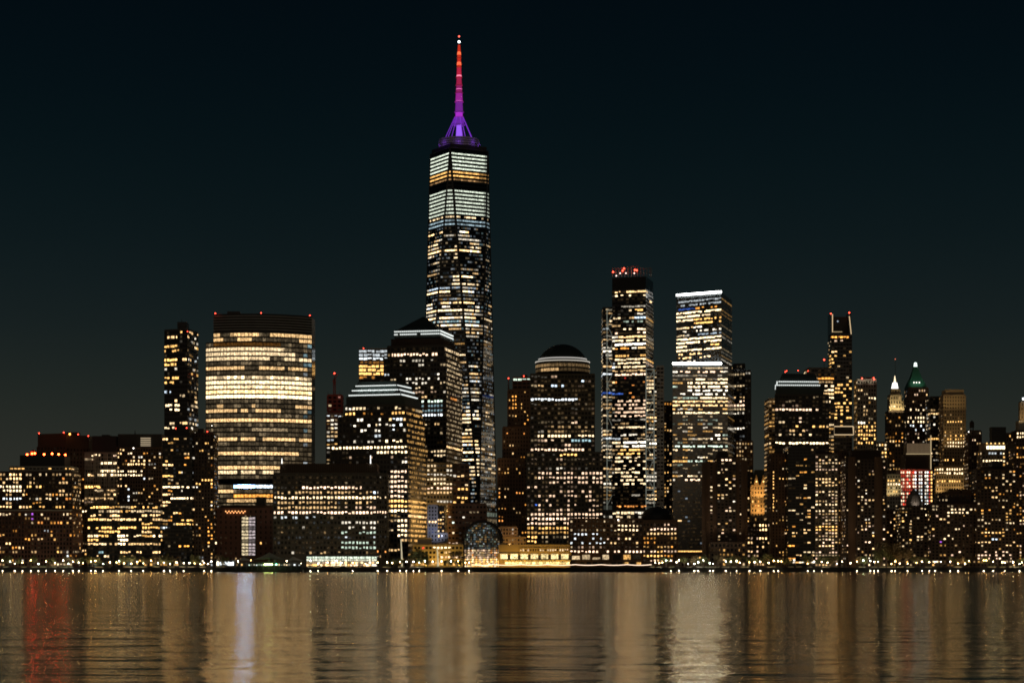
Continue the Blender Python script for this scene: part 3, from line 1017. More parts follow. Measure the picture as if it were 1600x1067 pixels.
def wtc(px, py, i, j, n, m, fid):
    if j not in TROW: TROW[j] = (TR.random(), TR.choice(MIXC), .10 + .8 * TR.random() ** 1.6, {})
    a, c, st, cells = TROW[j]
    k = (fid, i // 6)
    if k not in cells: cells[k] = (TR.random(), TR.uniform(.6, 1.3), TR.choice(MIXC))
    t, cs, c2 = cells[k]
    shade = 1.0 if px < 748 else .30
    if py < 239.5: return None
    if py < 268: return (.90, 1.0, .80, TR.uniform(.52, .66) * (1 if px < 757 else .4))
    if py < 275: return (*CW['gold'], TR.uniform(.5, 1.0) * shade)
    if py < 281: return (1, .55, .22, TR.uniform(.05, .3) * shade)
    if py < 296: return (*CW['gold'], .22) if 281 < py < 286 and TR.random() < .5 else None
    if py < 336: return (.90, 1.0, .80, TR.uniform(.42, .56) * (1 if px < 757 else .4))
    if py < 342: return (*CW['cream'], TR.choice((.0, .3, 1.0)))
    if py < 353: return (.62, .85, .95, TR.uniform(.10, .42) * (1 if px < 757 else .5))
    p = .52
    for lo, hi, q, cc, ss in ((353, 359, .08, None, 1), (359, 365, .5, 'warm', 1.4), (365, 378, .4, 'white', .5), (378, 386, .6, 'cream', .9), (386, 390, .8, 'cream', 1.1), (390, 396, .98, 'warm', 1.6),
                              (396, 404, .35, 'cream', .9), (404, 418, .22, 'cream', .9), (428, 434, .75, 'cream', 1.3), (434, 447, .45, 'cream', .9), (447, 453, .8, 'ice', .45), (453, 459, .7, 'cream', 1.4),
                              (470, 476, .7, 'warm', 1.4), (484, 490, .95, 'cream', 1.5), (493, 498, .9, 'cream', 1.6), (498, 503, .45, 'cyan', .5), (503, 509, .75, 'white', 1.5), (516, 522, .5, 'warm', .8), (556, 566, .25, 'cool', .5),
                              (570, 580, .3, 'white', .6), (640, 660, .9, 'cream', 1.3), (660, 682, .55, 'cream', 1.0), (686, 700, .9, 'warm', 1.3), (700, 712, .7, 'cream', 1.4), (718, 745, .75, 'cream', 1.1)):
        if lo <= py < hi:
            p, c, st = q, cc or c, ss
    if px > 748: p *= .35
    if t < p and TR.random() < .92: return (*CW[c if TR.random() < .7 else c2], st * cs * TR.uniform(.6, 1.25) * (.35 if px > 748 else 1))
    if TR.random() < .45: return (*CW[TR.choice(('cool', 'cyan', 'cream', 'ice', 'cream'))], .01 + .13 * TR.random() ** 2)
    return None


def inset(bl, br, tl, tr, d=1.25):
    r = ((br - bl) if (br - bl).length > (tr - tl).length else (tr - tl)).normalized() * d
    return bl + r, br - r, tl + r, tr - r


nr = round((790 - 234) / 5.72)
v3 = lambda v, z: Vector((v.x, v.y, z))
for k in range(4):
    k1 = (k + 1) % 4
    if (Bv[k1] - Bv[k]).x > 0 or True:
        # right-hand order seen from outside
        for (bl, br, tl, tr) in ((v3(Bv[k], zb), v3(Bv[k1], zb), v3(Tv[k], zt), v3(Tv[k], zt)), (v3(Bv[k1], zb), v3(Bv[k1], zb), v3(Tv[k], zt), v3(Tv[k1], zt))):
            n_ = (br - bl if (br - bl).length > 1 else tr - tl).cross((tl + tr) / 2 - (bl + br) / 2)
            if n_.y < 0:
                b.face(*inset(bl, br, tl, tr), nr, 2.1, wtc, .93, .46, None, 2172)
mb = MB()
for k in range(4):
    for q in ((k, k), (k, (k + 1) % 4)):
        mb.tube(v3(Bv[q[1]], zb), v3(Tv[q[0]], zt), .55)
for k in range(4): mb.tube(v3(Tv[k], zt), v3(Tv[(k + 1) % 4], zt), .6)
b.part('steel_edge', mb, DKSTEEL)
b.face(v3(Bv[0], 34), v3(Bv[1], 34), v3(Bv[0], zb), v3(Bv[1], zb), 4, 4.0, office(181, .55, ['green', 'cream'], (.05, .14), 20, .3), .9, .7, None, 2172)
b.face(v3(Bv[1], 34), v3(Bv[2], 34), v3(Bv[1], zb), v3(Bv[2], zb), 4, 4.0, office(182, .55, ['green', 'cream'], (.05, .16), 20, .3), .9, .7, None, 2172)
mb = MB()
ins = [v3(v, 0).lerp(Vector((cx, Yc, 0)), .05) for v in Tv]
mb.prism([Vector((v.x, v.y)) for v in ins], zt + .01, [Vector((v.x, v.y)) for v in ins], zt + 4.5)
b.part('parapet', mb, BLACK)
SP = lambda py: Z(py, Yc)
V_D, V_B = emit('violet_dim', (.20, .05, .85), .10), emit('violet_bright', (.32, .10, 1.0), .40)
mb = MB()
for k, (y0, y1, r) in enumerate(((232, 229.5, 20.5), (228.5, 226, 21), (225, 222.5, 20.5), (221.5, 219, 20))):
    mb.lathe([(r, SP(y0)), (r, SP(y1)), (r - 2, SP(y1)), (r - 2, SP(y0)), (r, SP(y0))], (cx, Yc), 40)
b.part('broadcast_ring', mb, surf('ring_steel', (.5, .5, .52), rough=.4))
mb = MB()
mb.lathe([(13, SP(233)), (13, SP(219.5))], (cx, Yc), 24)
b.part('ring_core', mb, V_D)
for k in range(16):
    a = 2 * math.pi * k / 16
    if k % 2 == 0: point_light('spire_floodlight', (cx + 24.5 * math.cos(a), Yc + 24.5 * math.sin(a), SP(227)), 260, (.33, .08, 1), .5, b.o)
SEG = [(217, 196, 3.4, 2.8, (.36, .12, 1.0), 1.5), (196, 184, 5.6, 5.2, (.34, .03, .9), .55), (184, 176, 4.0, 4.0, (.62, .03, .9), 1.0), (176, 160, 4.2, 3.8, (.42, .02, .70), .55), (160, 146, 3.9, 3.5, (.70, .02, .62), .65),
       (146, 134, 3.3, 3.0, (.70, .01, .30), .55), (134, 122, 3.0, 2.6, (.85, .01, .14), .6), (122, 106, 2.6, 2.3, (.95, .012, .09), .75), (106, 91, 2.1, 1.9, (1.0, .03, .012), .85), (91, 70, 1.9, 1.2, (1.0, .035, .008), .85)]
for k, (y0, y1, r0, r1, col, st) in enumerate(SEG):
    mb = MB()
    r0 *= .92
    mb.lathe([(r0, SP(y0)), (r0 * .97, SP(y0 - (y0 - y1) * .3)), (r1 * .9, SP(y1 + .8))], (cx, Yc), 12)
    b.part('spire_segment', mb, emit('spire_glow_%d' % k, col, st * .62))
    mb = MB()
    mb.lathe([(r0 * 1.25, SP(y0 + .5)), (r0 * 1.25, SP(y0 - 1.0))], (cx, Yc), 12)
    b.part('spire_collar', mb, emit('collar_glow_%d' % k, col, st * .35))
for y, r, col, s in ((173.5, 3.1, (1, .26, 1), 1.7), (157, 3.0, (1, .22, .9), 1.5), (138, 2.4, (1, .20, .6), 1.4), (118, 2.1, (1, .22, .36), 1.3), (100, 1.9, (1, .14, .05), 1.3), (84, 1.6, (1, .16, .05), 1.3)):
    mb = MB()
    mb.lathe([(r * 1.22, SP(y + 2.2)), (r * 1.0, SP(y - 2.4))], (cx, Yc), 12)
    b.part('spire_lamp', mb, emit('spire_lamp_%d' % y, col, s))
for k in range(8):
    a = 2 * math.pi * (k + .35) / 8
    mb = MB()
    mb.tube((cx + 14.5 * math.cos(a), Yc + 14.5 * math.sin(a), SP(218)), (cx + 4.5 * math.cos(a), Yc + 4.5 * math.sin(a), SP(184)), .32)
    b.part('spire_stay', mb, emit('stay_glow', (.30, .04, .95), .6))
b.mast(717.3, 58, 70, Yc, .5)
b.beacon(717.3, 66, Yc, 1.3, emit('white_beacon', (.9, .97, 1), 4))
b.beacon(717.3, 57.5, Yc, .9, emit('red_tip', (1, .12, .08), 3))
b.finish()

# ------------------------------------------------------------------ middle towers
b = B('apartment_tower', 'slim brown ribbed tower with red beacons left of the domed tower', 'apartment tower', 805, 2010)
b.block(794, 832, 608, None, 2012, 40, BROWN, lit=homes(201, .2, ['amber', 'orange', 'gold', 'warm'], (.3, 1.3), bands=[(618, 640, 800, 808, .9, 1.1, 'amber'), (615, 650, 812, 826, .5, 1.0, 'gold')]), pitch=6.1, bay=2.7, wf=.42, hf=.5)
b.block(801.5, 830, 589, 607.9, 2016, 30, BROWN, lit=office(202, 0, bands=[(590, 597, 803, 830, 1, .6, 'green')], dim=.1), rows=3, bay=4, wf=.8, pad=(1, 0))
b.block(786, 830, 666, None, 2006, 5.8, BROWN, lit=homes(203, .16, ['amber', 'orange', 'gold', 'warm'], (.3, 1.4)), pitch=6.1, bay=2.7, wf=.4, hf=.5)
b.block(778, 828, 715, None, 2000, 5.8, BROWN, lit=homes(204, .2, ['amber', 'orange', 'gold', 'warm'], (.3, 1.4)), pitch=6.1, bay=2.7, wf=.4, hf=.5)
for x, y in ((794.5, 591), (818.5, 587.5)): b.beacon(x, y, 2010, .55)
b.mast(794.5, 591, 608, 2014, .9)
b.roofbox(815, 824, 586, 589, 2020, 10)
b.finish()

b = B('office_tower', 'granite office tower under a dark round dome ringed with white light', 'office tower', 880, 1835)
DB = [(620, 630, 830, 905, .96, 1.2, 'cool'), (646, 652, 838, 936, .85, .9, 'white'), (660, 666, 832, 932, .88, 1.4, 'white'), (666, 674, 855, 930, .6, .25, 'warm'), (680, 687, 838, 934, .92, 1.2, 'cream'),
      (687, 694, 848, 868, .8, .8, 'pink'), (687, 694, 893, 922, .8, .45, 'cyan'), (701, 708, 824, 915, .92, 1.0, 'pink'), (708, 714, 872, 905, 1, 1.7, 'gold'), (590, 596, 845, 915, .18, .9, 'ice'), (598, 606, 860, 900, .3, .9, 'ice'),
      (735, 750, 838, 940, .85, .75, 'pink'), (750, 757, 838, 940, .7, .6, 'pink'), (757, 764, 823, 838, .8, .9, 'pink'), (764, 798, 838, 940, .38, .6, 'pink'), (798, 805, 822, 940, .9, .9, 'pink'), (805, 812, 822, 940, .97, 1.7, 'pink'),
      (812, 819, 822, 917, .93, 1.0, 'pink'), (819, 826, 822, 917, .9, .9, 'gold'), (826, 838, 822, 917, .9, .4, 'gold'), (838, 846, 822, 840, 1, 1.6, 'gold'), (846, 853, 838, 920, .6, .8, 'gold'), (840, 846, 840, 920, .2, .2, None),
      (606, 620, 828, 930, 0, 0, None), (608, 632, 916, 930, .2, .3, 'pink'), (784, 792, 832, 838, 1, .8, 'blue'), (788, 795, 832, 838, 1, .9, 'blue')]
ld = office(211, .10, PNK, (.2, .9), 2, .9, DB, .45, .05)
b.block(823, 942, 706, None, 1830, 52, GRANITE, lit=ld, pitch=6.98, bay=3.05, wf=.60, hf=.55, pad=(1, 30))
b.block(829, 929, 584, 705.9, 1836, 44, GRANITE, lit=ld, pitch=6.98, bay=2.9, wf=.72, hf=.55, pad=(1, 0))
cxd, cyd = X(879, 1858), 1858
zz = lambda y: Z(y, 1858)
rd = (X(921, 1858) - X(837, 1858)) / 2
mb = MB()
mb.lathe([(rd, zz(584)), (rd, zz(567))], (cxd, cyd), 40)
b.part('drum', mb, GRANITE)
for k in range(40):
    a0, a1 = 2 * math.pi * k / 40, 2 * math.pi * (k + 1) / 40
    if math.sin((a0 + a1) / 2) > .05: continue
    q = [Vector((cxd + (rd + .1) * math.cos(a), cyd + (rd + .1) * math.sin(a), 0)) for a in (a0, a1)]
    xm = (800 + q[0].x * F / q[0].y)
    b.face(q[0] + Vector((0, 0, zz(584))), q[1] + Vector((0, 0, zz(584))), q[0] + Vector((0, 0, zz(570))), q[1] + Vector((0, 0, zz(570))), 2, 5,
           lambda px, py, i, j, n, m, f: (*CW['warm'], (.13 if px < 858 else .07) if j == 0 else (.34 if 845 < px < 871 else .03)), .86, .7)
mb = MB()
mb.lathe([(rd + .4, zz(566.9)), (rd + .5, zz(565.8)), (rd - 1.2, zz(565.5))], (cxd, cyd), 48)
b.part('light_ring', mb, emit('dome_ring', (1, .93, .8), .6))
mb = MB()
mb.lathe([(rd - 1.6, zz(567)), (rd - 2.4, zz(562.8))], (cxd, cyd), 40)
b.part('dome_base', mb, DKCOPPER)
mb = MB()
mb.lathe([(rd - 2.3, zz(562.7)), (rd - 2.2, zz(561.2)), (rd - 4, zz(561))], (cxd, cyd), 48)
b.part('light_ring', mb, emit('dome_ring_upper', (1, .95, .88), .45))
rD, zD = rd - 2.9, zz(560.9)
hD = zz(538) - zD
Rs = (rD * rD + hD * hD) / (2 * hD)
mb = MB()
mb.lathe([(max(.2, Rs * math.sin(t)), zD + hD - Rs * (1 - math.cos(t))) for t in [math.asin(rD / Rs) * (1 - k / 12) for k in range(13)]], (cxd, cyd), 40)
b.part('dome', mb, DKCOPPER)
b.finish()

b = B('skyscraper', 'tall glass tower with red lamps on its crown and white trusses down its corners', 'skyscraper', 985, 2352)
WB3 = [(453, 459, 960, 1012, .9, 1.0, 'warm'), (459, 463, 960, 1012, .3, 1.2, 'cream'), (463, 475, 955, 1020, .02, .2, None), (482, 487, 990, 1006, 1, 1.1, 'gold'), (491, 498, 992, 1008, 1, .7, 'ice'), (498, 504, 960, 1008, .7, .22, 'green'),
       (508, 514, 960, 1008, .45, 1.5, 'cream'), (514, 520, 960, 1008, .35, 1.2, 'pink'), (520, 527, 966, 1008, .85, 1.3, 'warm'), (527, 532, 960, 1008, .7, 1.3, 'cream'), (532, 539, 960, 1008, 1, 2.6, 'white'),
       (539, 545, 960, 985, .6, .7, 'amber'), (545, 551, 958, 1010, .1, .2, None), (551, 557, 960, 1008, .7, .8, 'gold'), (557, 574, 960, 1008, .9, 1.1, 'cream'), (574, 578, 960, 1008, .4, .5, 'orange'), (579, 585, 960, 1008, .9, 1.3, 'pink'),
       (585, 592, 960, 1008, .15, .4, 'red'), (592, 624, 960, 1008, .08, .6, 'orange'), (624, 650, 960, 1008, .7, .8, 'pink'), (688, 697, 975, 1030, .97, 1.7, 'white'), (700, 714, 965, 998, .7, 1.0, 'gold'), (714, 760, 960, 1008, .45, 1.0, 'cream'),
       (757, 790, 963, 1010, 0, 0, None), (771, 774, 985, 1000, 1, .2, 'white'), (613, 618, 942, 975, .6, .25, 'blue')]
lw = office(221, .55, MIXC, (.15, 1.0), 3, .8, WB3, .5, .018)
p = b.quadpts((956.5, 2362), (1009, 2350), (1020.5, 2396))
b.tier(p, 432, 481, GLASS, lit=lw, slit=office(222, .03), pitch=5.85, bay=3.2, wf=.92, hf=.55, Yref=2350, fmat=DKSTEEL, fd=.15, pad=(20, 0))
b.tier(b.quadpts((956.5, 2362), (1009, 2350), (1021, 2398)), 481.01, 788, GLASS, lit=lw, slit=office(223, .18, PNK, (.1, .5), 20, .9, [(491, 496, 1009, 1024, 1, .3, 'gold'), (555, 562, 1009, 1024, 1, .5, 'gold'), (688, 694, 1009, 1030, 1, 1.2, 'cream')]), pitch=5.85, bay=3.2, wf=.92, hf=.55, Yref=2350, fmat=DKSTEEL, fd=.15, pad=(0, 0))
b.block(942, 960, 481, 788, 2366, 36, GLASS, lit=office(224, .55, MIXC, (.3, 1.2), 4, .7, [(481, 520, 940, 950, .1, .3, None), (590, 612, 940, 960, .1, .2, None), (613, 618, 940, 960, 1, .3, 'blue')], .5, .15), pitch=5.85, bay=3.0, wf=.9, hf=.55, fmat=DKSTEEL, fd=.15, name='wing', pad=(0, 0))
b.block(1009.5, 1026, 586, 788, 2353, 44, GLASS, lit=office(225, .5, MIXC, (.25, 1.1), 3, .7, WB3, .5, .1), pitch=5.85, bay=3.0, wf=.85, hf=.55, fmat=DKSTEEL, fd=.15, name='wing', pad=(0, 0))
b.block(1026.2, 1037, 571, None, 2378, 30, GREYGLASS, lit=office(226, .05, MIXC, (.1, .4)), pitch=5.85, bay=3.2, wf=.8, name='wing')
mb = MB()
for (xa, xb, y0, Yt) in ((948.5, 960, 484, 2363), (1009.5, 1022, 577, 2347)):
    for x in (xa, xb): mb.obox((P(x, y0, Yt) + P(x, 796, Yt)) / 2, Vector((1, 0, 0)), Vector((0, 0, 1)), Vector((0, 1, 0)), .9, Z(y0, Yt) - Z(796, Yt), .9)
    k, y = 0, y0
    while y < 770:
        mb.obox(P((xa + xb) / 2, y, Yt - .1), Vector((1, 0, 0)), Vector((0, 0, 1)), Vector((0, 1, 0)), X(xb, Yt) - X(xa, Yt), .8, .7)
        a = (xa, xb) if k % 2 else (xb, xa)
        mb.tube(P(a[0], y, Yt - .2), P(a[1], y + 23.5, Yt - .2), .38, n=4)
        y += 23.5
        k += 1
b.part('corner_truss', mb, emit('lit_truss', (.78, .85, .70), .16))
b.block(958, 1010, 788.01, None, 2356, 30, BLACK, name='lobby')
b.face(P(962, 793.5, 2345), P(1010, 793.5, 2345), P(962, 788.5, 2345), P(1010, 788.5, 2345), 1, 3, office(227, .9, ['orange', 'red', 'orange'], (.5, 1.2), 1), .8, .6)
b.block(940, 1008, 796, None, 2340, 4, GREY, name='podium', lit=office(228, .95, ['white', 'cream'], (.4, 1.3), 3, .3), pitch=6.2, bay=4, wf=.85, hf=.7)
mb = MB()
for k in range(14):
    x = 957 + k * 4.9
    Yk = 2360 if x < 1009 else 2372
    mb.tube(P(min(x, 1018), 433, Yk), P(min(x, 1018), 418 + (k % 3), Yk), .35)
for q in ((417.5, 956.5, 1018), (424, 956.5, 1018)): mb.tube(P(q[1], q[0] + 2, 2362), P(q[2], q[0] + 2, 2364), .3)
b.part('crown_frame', mb, STEEL)
for x, y in ((958, 425), (975, 419.5), (992, 422), (995, 422.5), (973, 423)): b.beacon(x, y, 2358, .9)
for x, y in ((969, 427), (978, 427), (991, 427), (963, 431)): b.beacon(x, y, 2357, .7, emit('pink_lamp', (1, .7, .6), 3))
mb = MB()
mb.tube(P(980, 430, 2366), P(982, 417.5, 2366), .5)
mb.tube(P(980.5, 417.5, 2366), P(999, 415.7, 2366), .5)
b.part('cleaning_crane', mb, STEEL)
b.finish()

b = B('skyscraper', 'sleek glass tower with bright white lines along its roof edge and setback', 'skyscraper', 1095, 2402)
W4 = [(462, 474, 1060, 1128, .9, .28, 'cool'), (474, 481, 1060, 1086, 1, .22, 'blue'), (475, 480, 1086, 1128, .6, .8, 'amber'), (481, 487, 1057, 1140, .97, 1.6, 'cream'), (488, 500, 1057, 1092, .9, 1.4, 'cream'), (494, 506, 1084, 1128, .8, 1.2, 'gold'),
      (510, 518, 1064, 1128, .35, .9, 'white'), (514, 522, 1078, 1128, .5, .3, 'ice'), (524, 533, 1057, 1128, .96, 1.8, 'cream'), (534, 540, 1058, 1074, .9, 1.5, 'cream'), (538, 548, 1057, 1128, .9, 1.6, 'cream'), (548, 560, 1060, 1100, .6, 1.3, 'warm'),
      (560, 567, 1055, 1100, .5, .8, 'white'), (567, 580, 1050, 1150, 0, 0, None)]
lu = office(231, .5, OFF + ['cool'], (.3, 1.4), 4, .6, W4, .5, .018, skip=True)
b.tier(b.quadpts((1057, 2441), (1127, 2400), (1143.5, 2474)), 461, 566, GREYGLASS, lit=lu, slit=office(232, .35, MIXC, (.05, .2), 30, .8, skip=True), pitch=5.85, bay=3.0, wf=.94, hf=.52, Yref=2400, frame=False, pad=(2, 2))
W5 = [(580, 586, 1060, 1130, .5, 1.2, 'pink'), (588, 594, 1086, 1100, .95, 1.5, 'cream'), (588, 594, 1120, 1136, .9, 1.4, 'cream'), (597, 604, 1074, 1136, .96, 1.7, 'cream'), (604, 608, 1070, 1136, .85, 1.9, 'cream'), (608, 616, 1058, 1136, .5, 1.4, 'white'),
      (620, 626, 1092, 1136, .9, 1.3, 'cream'), (627, 634, 1052, 1138, .85, 1.2, 'warm'), (640, 646, 1052, 1138, .85, 1.3, 'cream'), (693, 700, 1054, 1138, .9, .9, 'green'), (676, 690, 1110, 1130, .4, 1.4, 'white'), (748, 752, 1054, 1098, .5, 1.2, 'pink'),
      (752, 856, 1050, 1110, .06, .12, 'ice'), (740, 748, 1064, 1084, .7, 1.4, 'cream'), (812, 818, 1060, 1072, .6, .9, 'warm')]
ll = office(233, .58, ['cream', 'cream', 'gold', 'white', 'green'], (.15, .8), 2, .6, W5, .6, .018, skip=True)
b.tier(b.quadpts((1051, 2402), (1137, 2401), (1147.5, 2478)), 570, 859, GREYGLASS, lit=ll, slit=office(234, .3, MIXC, (.03, .12), 30, .8, skip=True), pitch=5.85, bay=2.8, wf=.92, hf=.5, Yref=2400, frame=False, pad=(2, 2), name='lower_wall')
b.tier(b.quadpts((1052, 2405), (1136, 2404), (1146, 2470)), 859.01, None, BLACK, name='lobby', Yref=2400)
b.line((1057, 461.2, 2440), (1127, 455.8, 2399), 1.9, L_LINE)
b.line((1050.8, 567.8, 2400.5), (1127.5, 567.8, 2399.5), 1.9, L_LINE)
mb = MB()
q = b.quadpts((1057, 2442), (1127, 2402), (1143.4, 2474))
mb.prism(q, Z(461, 2400) + .01, q, Z(456.2, 2400))
b.part('parapet', mb, GREYGLASS)
b.face(P(1058, 862.5, 2403), P(1102, 862.5, 2403), P(1058, 859.5, 2403), P(1102, 859.5, 2403), 1, 4, lambda *a: (*CW['gold'], .9), .98, .7)
b.finish()

b = B('office_tower', 'dark slab tower with a few lit floors right of the sleek glass tower', 'office tower', 1158, 2500)
b.block(1146.5, 1164, 568, None, 2480, 40, BLACK, tilt=-4, lit=office(241, .12, MIXC, (.3, 1.1), 4, .9, [(587, 591, 1146, 1156, .9, 1.0, 'ice'), (593, 597, 1146, 1156, .9, 1.1, 'ice'), (617, 621, 1148, 1156, .9, 1.2, 'ice'), (627, 634, 1148, 1162, .5, 1.0, 'pink')], .3, .04), pitch=6, bay=3, wf=.7, slit=homes(242, .3))
b.block(1164.2, 1173, 578, None, 2474, 36, BLACK, lit=office(243, .06, MIXC, (.2, .9)), pitch=6, bay=3, wf=.6)
b.block(1150, 1176, 688, None, 2466, 4, DKBROWN, lit=office(244, .45, GLD, (.2, .8), 1, .5), pitch=6, bay=3.0, wf=.5)
b.finish()

b = B('office_block', 'dark block with an orange lit top floor between the two white lined towers', 'office block', 1044, 2520)
b.block(1033, 1054, 628, None, 2520, 30, DKBROWN, lit=office(251, .22, GLD, (.3, 1.0), 1, .6, [(628, 634, 1030, 1056, 1, .4, 'amber')], .3), pitch=6, bay=3.2, wf=.5, pad=(0, 2))
b.finish()

# ------------------------------------------------------------------ waterfront: glass vault, gold pavilion, low granite blocks
b = B('winter_garden', 'glass barrel vault hall with a glowing gold lower front', 'hall', 753, 1800)
xc, R0 = X(753, 1800), (X(780.5, 1800) - X(725.5, 1800)) / 2
zs = Z(843, 1800)
hh = Z(816, 1800) - zs


def arch(mb, y0, y1, r, h, zb_, n=24):
    pr = [(xc + r * math.cos(math.pi * k / n), zb_ + h * math.sin(math.pi * k / n)) for k in range(n + 1)]
    pr = [(xc + r, G)] + pr + [(xc - r, G)]
    i = len(mb.v)
    mb.v += [(x, y0, z) for x, z in pr] + [(x, y1, z) for x, z in pr]
    m = len(pr)
    for k in range(m - 1):
        mb.f.append((i + k, i + k + 1, i + m + k + 1, i + m + k))
        mb.c.append(None)
    mb.f.append(tuple(i + k for k in range(m)))
    mb.f.append(tuple(i + m + k for k in reversed(range(m))))
    mb.c += [None, None]


mb = MB()
arch(mb, 1802, 1828, R0, hh, zs)
b.part('vault', mb, GLASS)
mb = MB()
arch(mb, 1828.01, 1850, R0 + 1.3, hh + 1.3, zs)
b.part('vault', mb, GLASS)
mb = MB()
arch(mb, 1850.01, 1872, R0 + 2.6, hh + 2.6, zs)
b.part('vault', mb, GLASS)
wr = random.Random(8)


def wg(px, py, i, j, n, m, f):
    u = (px - 753) / 27.0
    if abs(u) > .97: return False
    if py < 843 and ((843 - py) / 27.0) ** 2 + u * u > .93: return False
    if py > 873: return (*CW[wr.choice(('gold', 'gold', 'cream'))], wr.uniform(.45, 1.2))
    if py > 858: return (*CW[wr.choice(('pink', 'cream', 'pink', 'warm', 'orange'))], wr.choice((.12, .22, .35, .6)))
    return (*CW[wr.choice(('green', 'cool', 'cream', 'gold', 'cyan'))], wr.choice((.008, .015, .03, .05, .13)) * (.7 if px > 765 else 1))


b.face(Vector((xc - R0, 1801.7, G + .5)), Vector((xc + R0, 1801.7, G + .5)), Vector((xc - R0, 1801.7, Z(816, 1800))), Vector((xc + R0, 1801.7, Z(816, 1800))), 20, 1.5, wg, .84, .86)
mb = MB()
for rr_, yy in ((R0, 1801.3), (R0 * .66, 1801.4), (R0 + 1.3, 1827.7), (R0 + 2.6, 1849.7)):
    for k in range(20):
        t0, t1 = math.pi * k / 20, math.pi * (k + 1) / 20
        s_ = hh + rr_ - R0 if rr_ >= R0 else hh * .66
        mb.tube((xc + rr_ * math.cos(t0), yy, zs + s_ * math.sin(t0)), (xc + rr_ * math.cos(t1), yy, zs + s_ * math.sin(t1)), .35)
for k in range(-4, 5):
    u = k / 4.6
    mb.tube((xc + R0 * u, 1801.4, G), (xc + R0 * u, 1801.4, zs + hh * math.sqrt(1 - u * u)), .2)
b.part('arch_rib', mb, DKSTEEL)
b.finish()

b = B('pavilion', 'long gold lit low pavilion with tall glowing windows on the waterfront', 'pavilion', 835, 1768)
b.block(779, 891, 850.5, None, 1768, 22, TAN, lit=DARKW, rows=1, bay=900, wf=.001, hf=.01, frame=False)
b.block(780, 792, 848, 850.4, 1770, 10, TAN, name='upper_wall')
pr_ = random.Random(12)
b.face(P(812, 862, 1767.8), P(889, 862, 1767.8), P(812, 856, 1767.8), P(889, 856, 1767.8), 1, 2.0, office(261, .85, ['cream', 'pink', 'warm'], (.7, 1.6), 1), .5, .6, TAN)
b.face(P(779.5, 874, 1767.8), P(890.5, 874, 1767.8), P(779.5, 864, 1767.8), P(890.5, 864, 1767.8), 1, 8.3, lambda *a: (1, .76, .34, pr_.uniform(.45, .95)), .72, .9, TAN, None, .8)
b.face(P(789, 882, 1764), P(890, 882, 1764), P(789, 876.5, 1764), P(890, 876.5, 1764), 1, 2.8, lambda *a: (1, .74, .26, pr_.uniform(.35, 1.2)), .9, .8)
mb = MB()
mb.box(X(788, 1764), X(891, 1764), 1762, 1767.9, Z(876.4, 1764), Z(875, 1764))
b.part('arcade_roof', mb, TAN)
for k in range(9): flood('wall_light', (X(784 + 12.8 * k, 1756), 1757.5, G + 2), (X(784 + 12.8 * k, 1768), 1768, G + 11), 3600, (1, .56, .08), .4, b.o, 125)
b.finish()

b = B('office_block', 'low brown granite block with tall shop windows right of the gold pavilion', 'office block', 950, 1785)
K5 = [(815, 829, 965, 1000, .9, 1.1, 'cream'), (830, 848, 880, 945, .5, .7, 'cool'), (857, 862, 880, 1005, .75, 1.3, 'pink')]
b.block(890, 1004, 809, None, 1785, 36, BROWN, lit=office(271, .22, PNK, (.2, .9), 1, .8, K5, .6, .018), pitch=7.1, bay=3.0, wf=.5, hf=.52, pad=(2, 22))
b.face(P(892, 875, 1784.8), P(1003, 875, 1784.8), P(892, 865, 1784.8), P(1003, 865, 1784.8), 1, 8.2, office(272, .9, ['gold', 'cream', 'warm'], (.3, 1.3), 1), .76, .85, BROWN, None, .8)
b.face(P(905, 883, 1784.8), P(1003, 883, 1784.8), P(905, 877, 1784.8), P(1003, 877, 1784.8), 1, 5, office(273, .5, ['gold', 'warm'], (.3, 1.6), 1), .7, .8)
b.beacon(966, 812, 1783, .5, emit('white_lamp', (1, .95, .85), 6))
b.finish()

b = B('office_block', 'low brown granite block under a low black dome', 'office block', 1030, 1782)
b.block(1004.3, 1058, 812, None, 1782, 40, BROWN, lit=office(281, .42, ['amber', 'warm', 'pink', 'gold'], (.3, 1.0), 2, .6, [(824, 830, 1012, 1058, .95, 1.5, 'pink'), (830, 836, 1012, 1058, .9, .7, 'warm'), (866, 874, 1010, 1036, .95, 1.2, 'gold')], .5, .015), pitch=6.9, bay=2.8, wf=.5, hf=.52, pad=(4, 8))
c2_, yd = X(1027, 1802), 1802
mb = MB()
r1 = X(1053, 1802) - X(1027, 1802)
mb.lathe([(r1, Z(812, 1802)), (r1, Z(809, 1802))] + [(r1 * math.cos(t) * .97 + .1, Z(809, 1802) + (Z(791, 1802) - Z(809, 1802)) * math.sin(t)) for t in [math.pi / 2 * k / 8 for k in range(9)]], (c2_, yd), 28)
b.part('dome', mb, BLACK)
b.finish()

b = B('stone_building', 'small pale stone block with lit attic right of the glass vault', 'building', 793, 1880)
b.block(781, 808, 822, 838, 1882, 20, surf('pink_stone', (.34, .26, .21)), lit=office(291, .3, PNK, (.1, .5), 1), pitch=6, bay=2.6, wf=.5)
b.block(785, 822, 838.1, None, 1880, 22, TAN, lit=office(292, .35, PNK, (.1, .5), 1), pitch=6.6, bay=2.6, wf=.5)
flood('wall_light', (X(796, 1860), 1862, Z(850, 1860)), (X(798, 1880), 1881, Z(832, 1880)), 5200, CW['gold'], .5, b.o, 110)
b.finish()
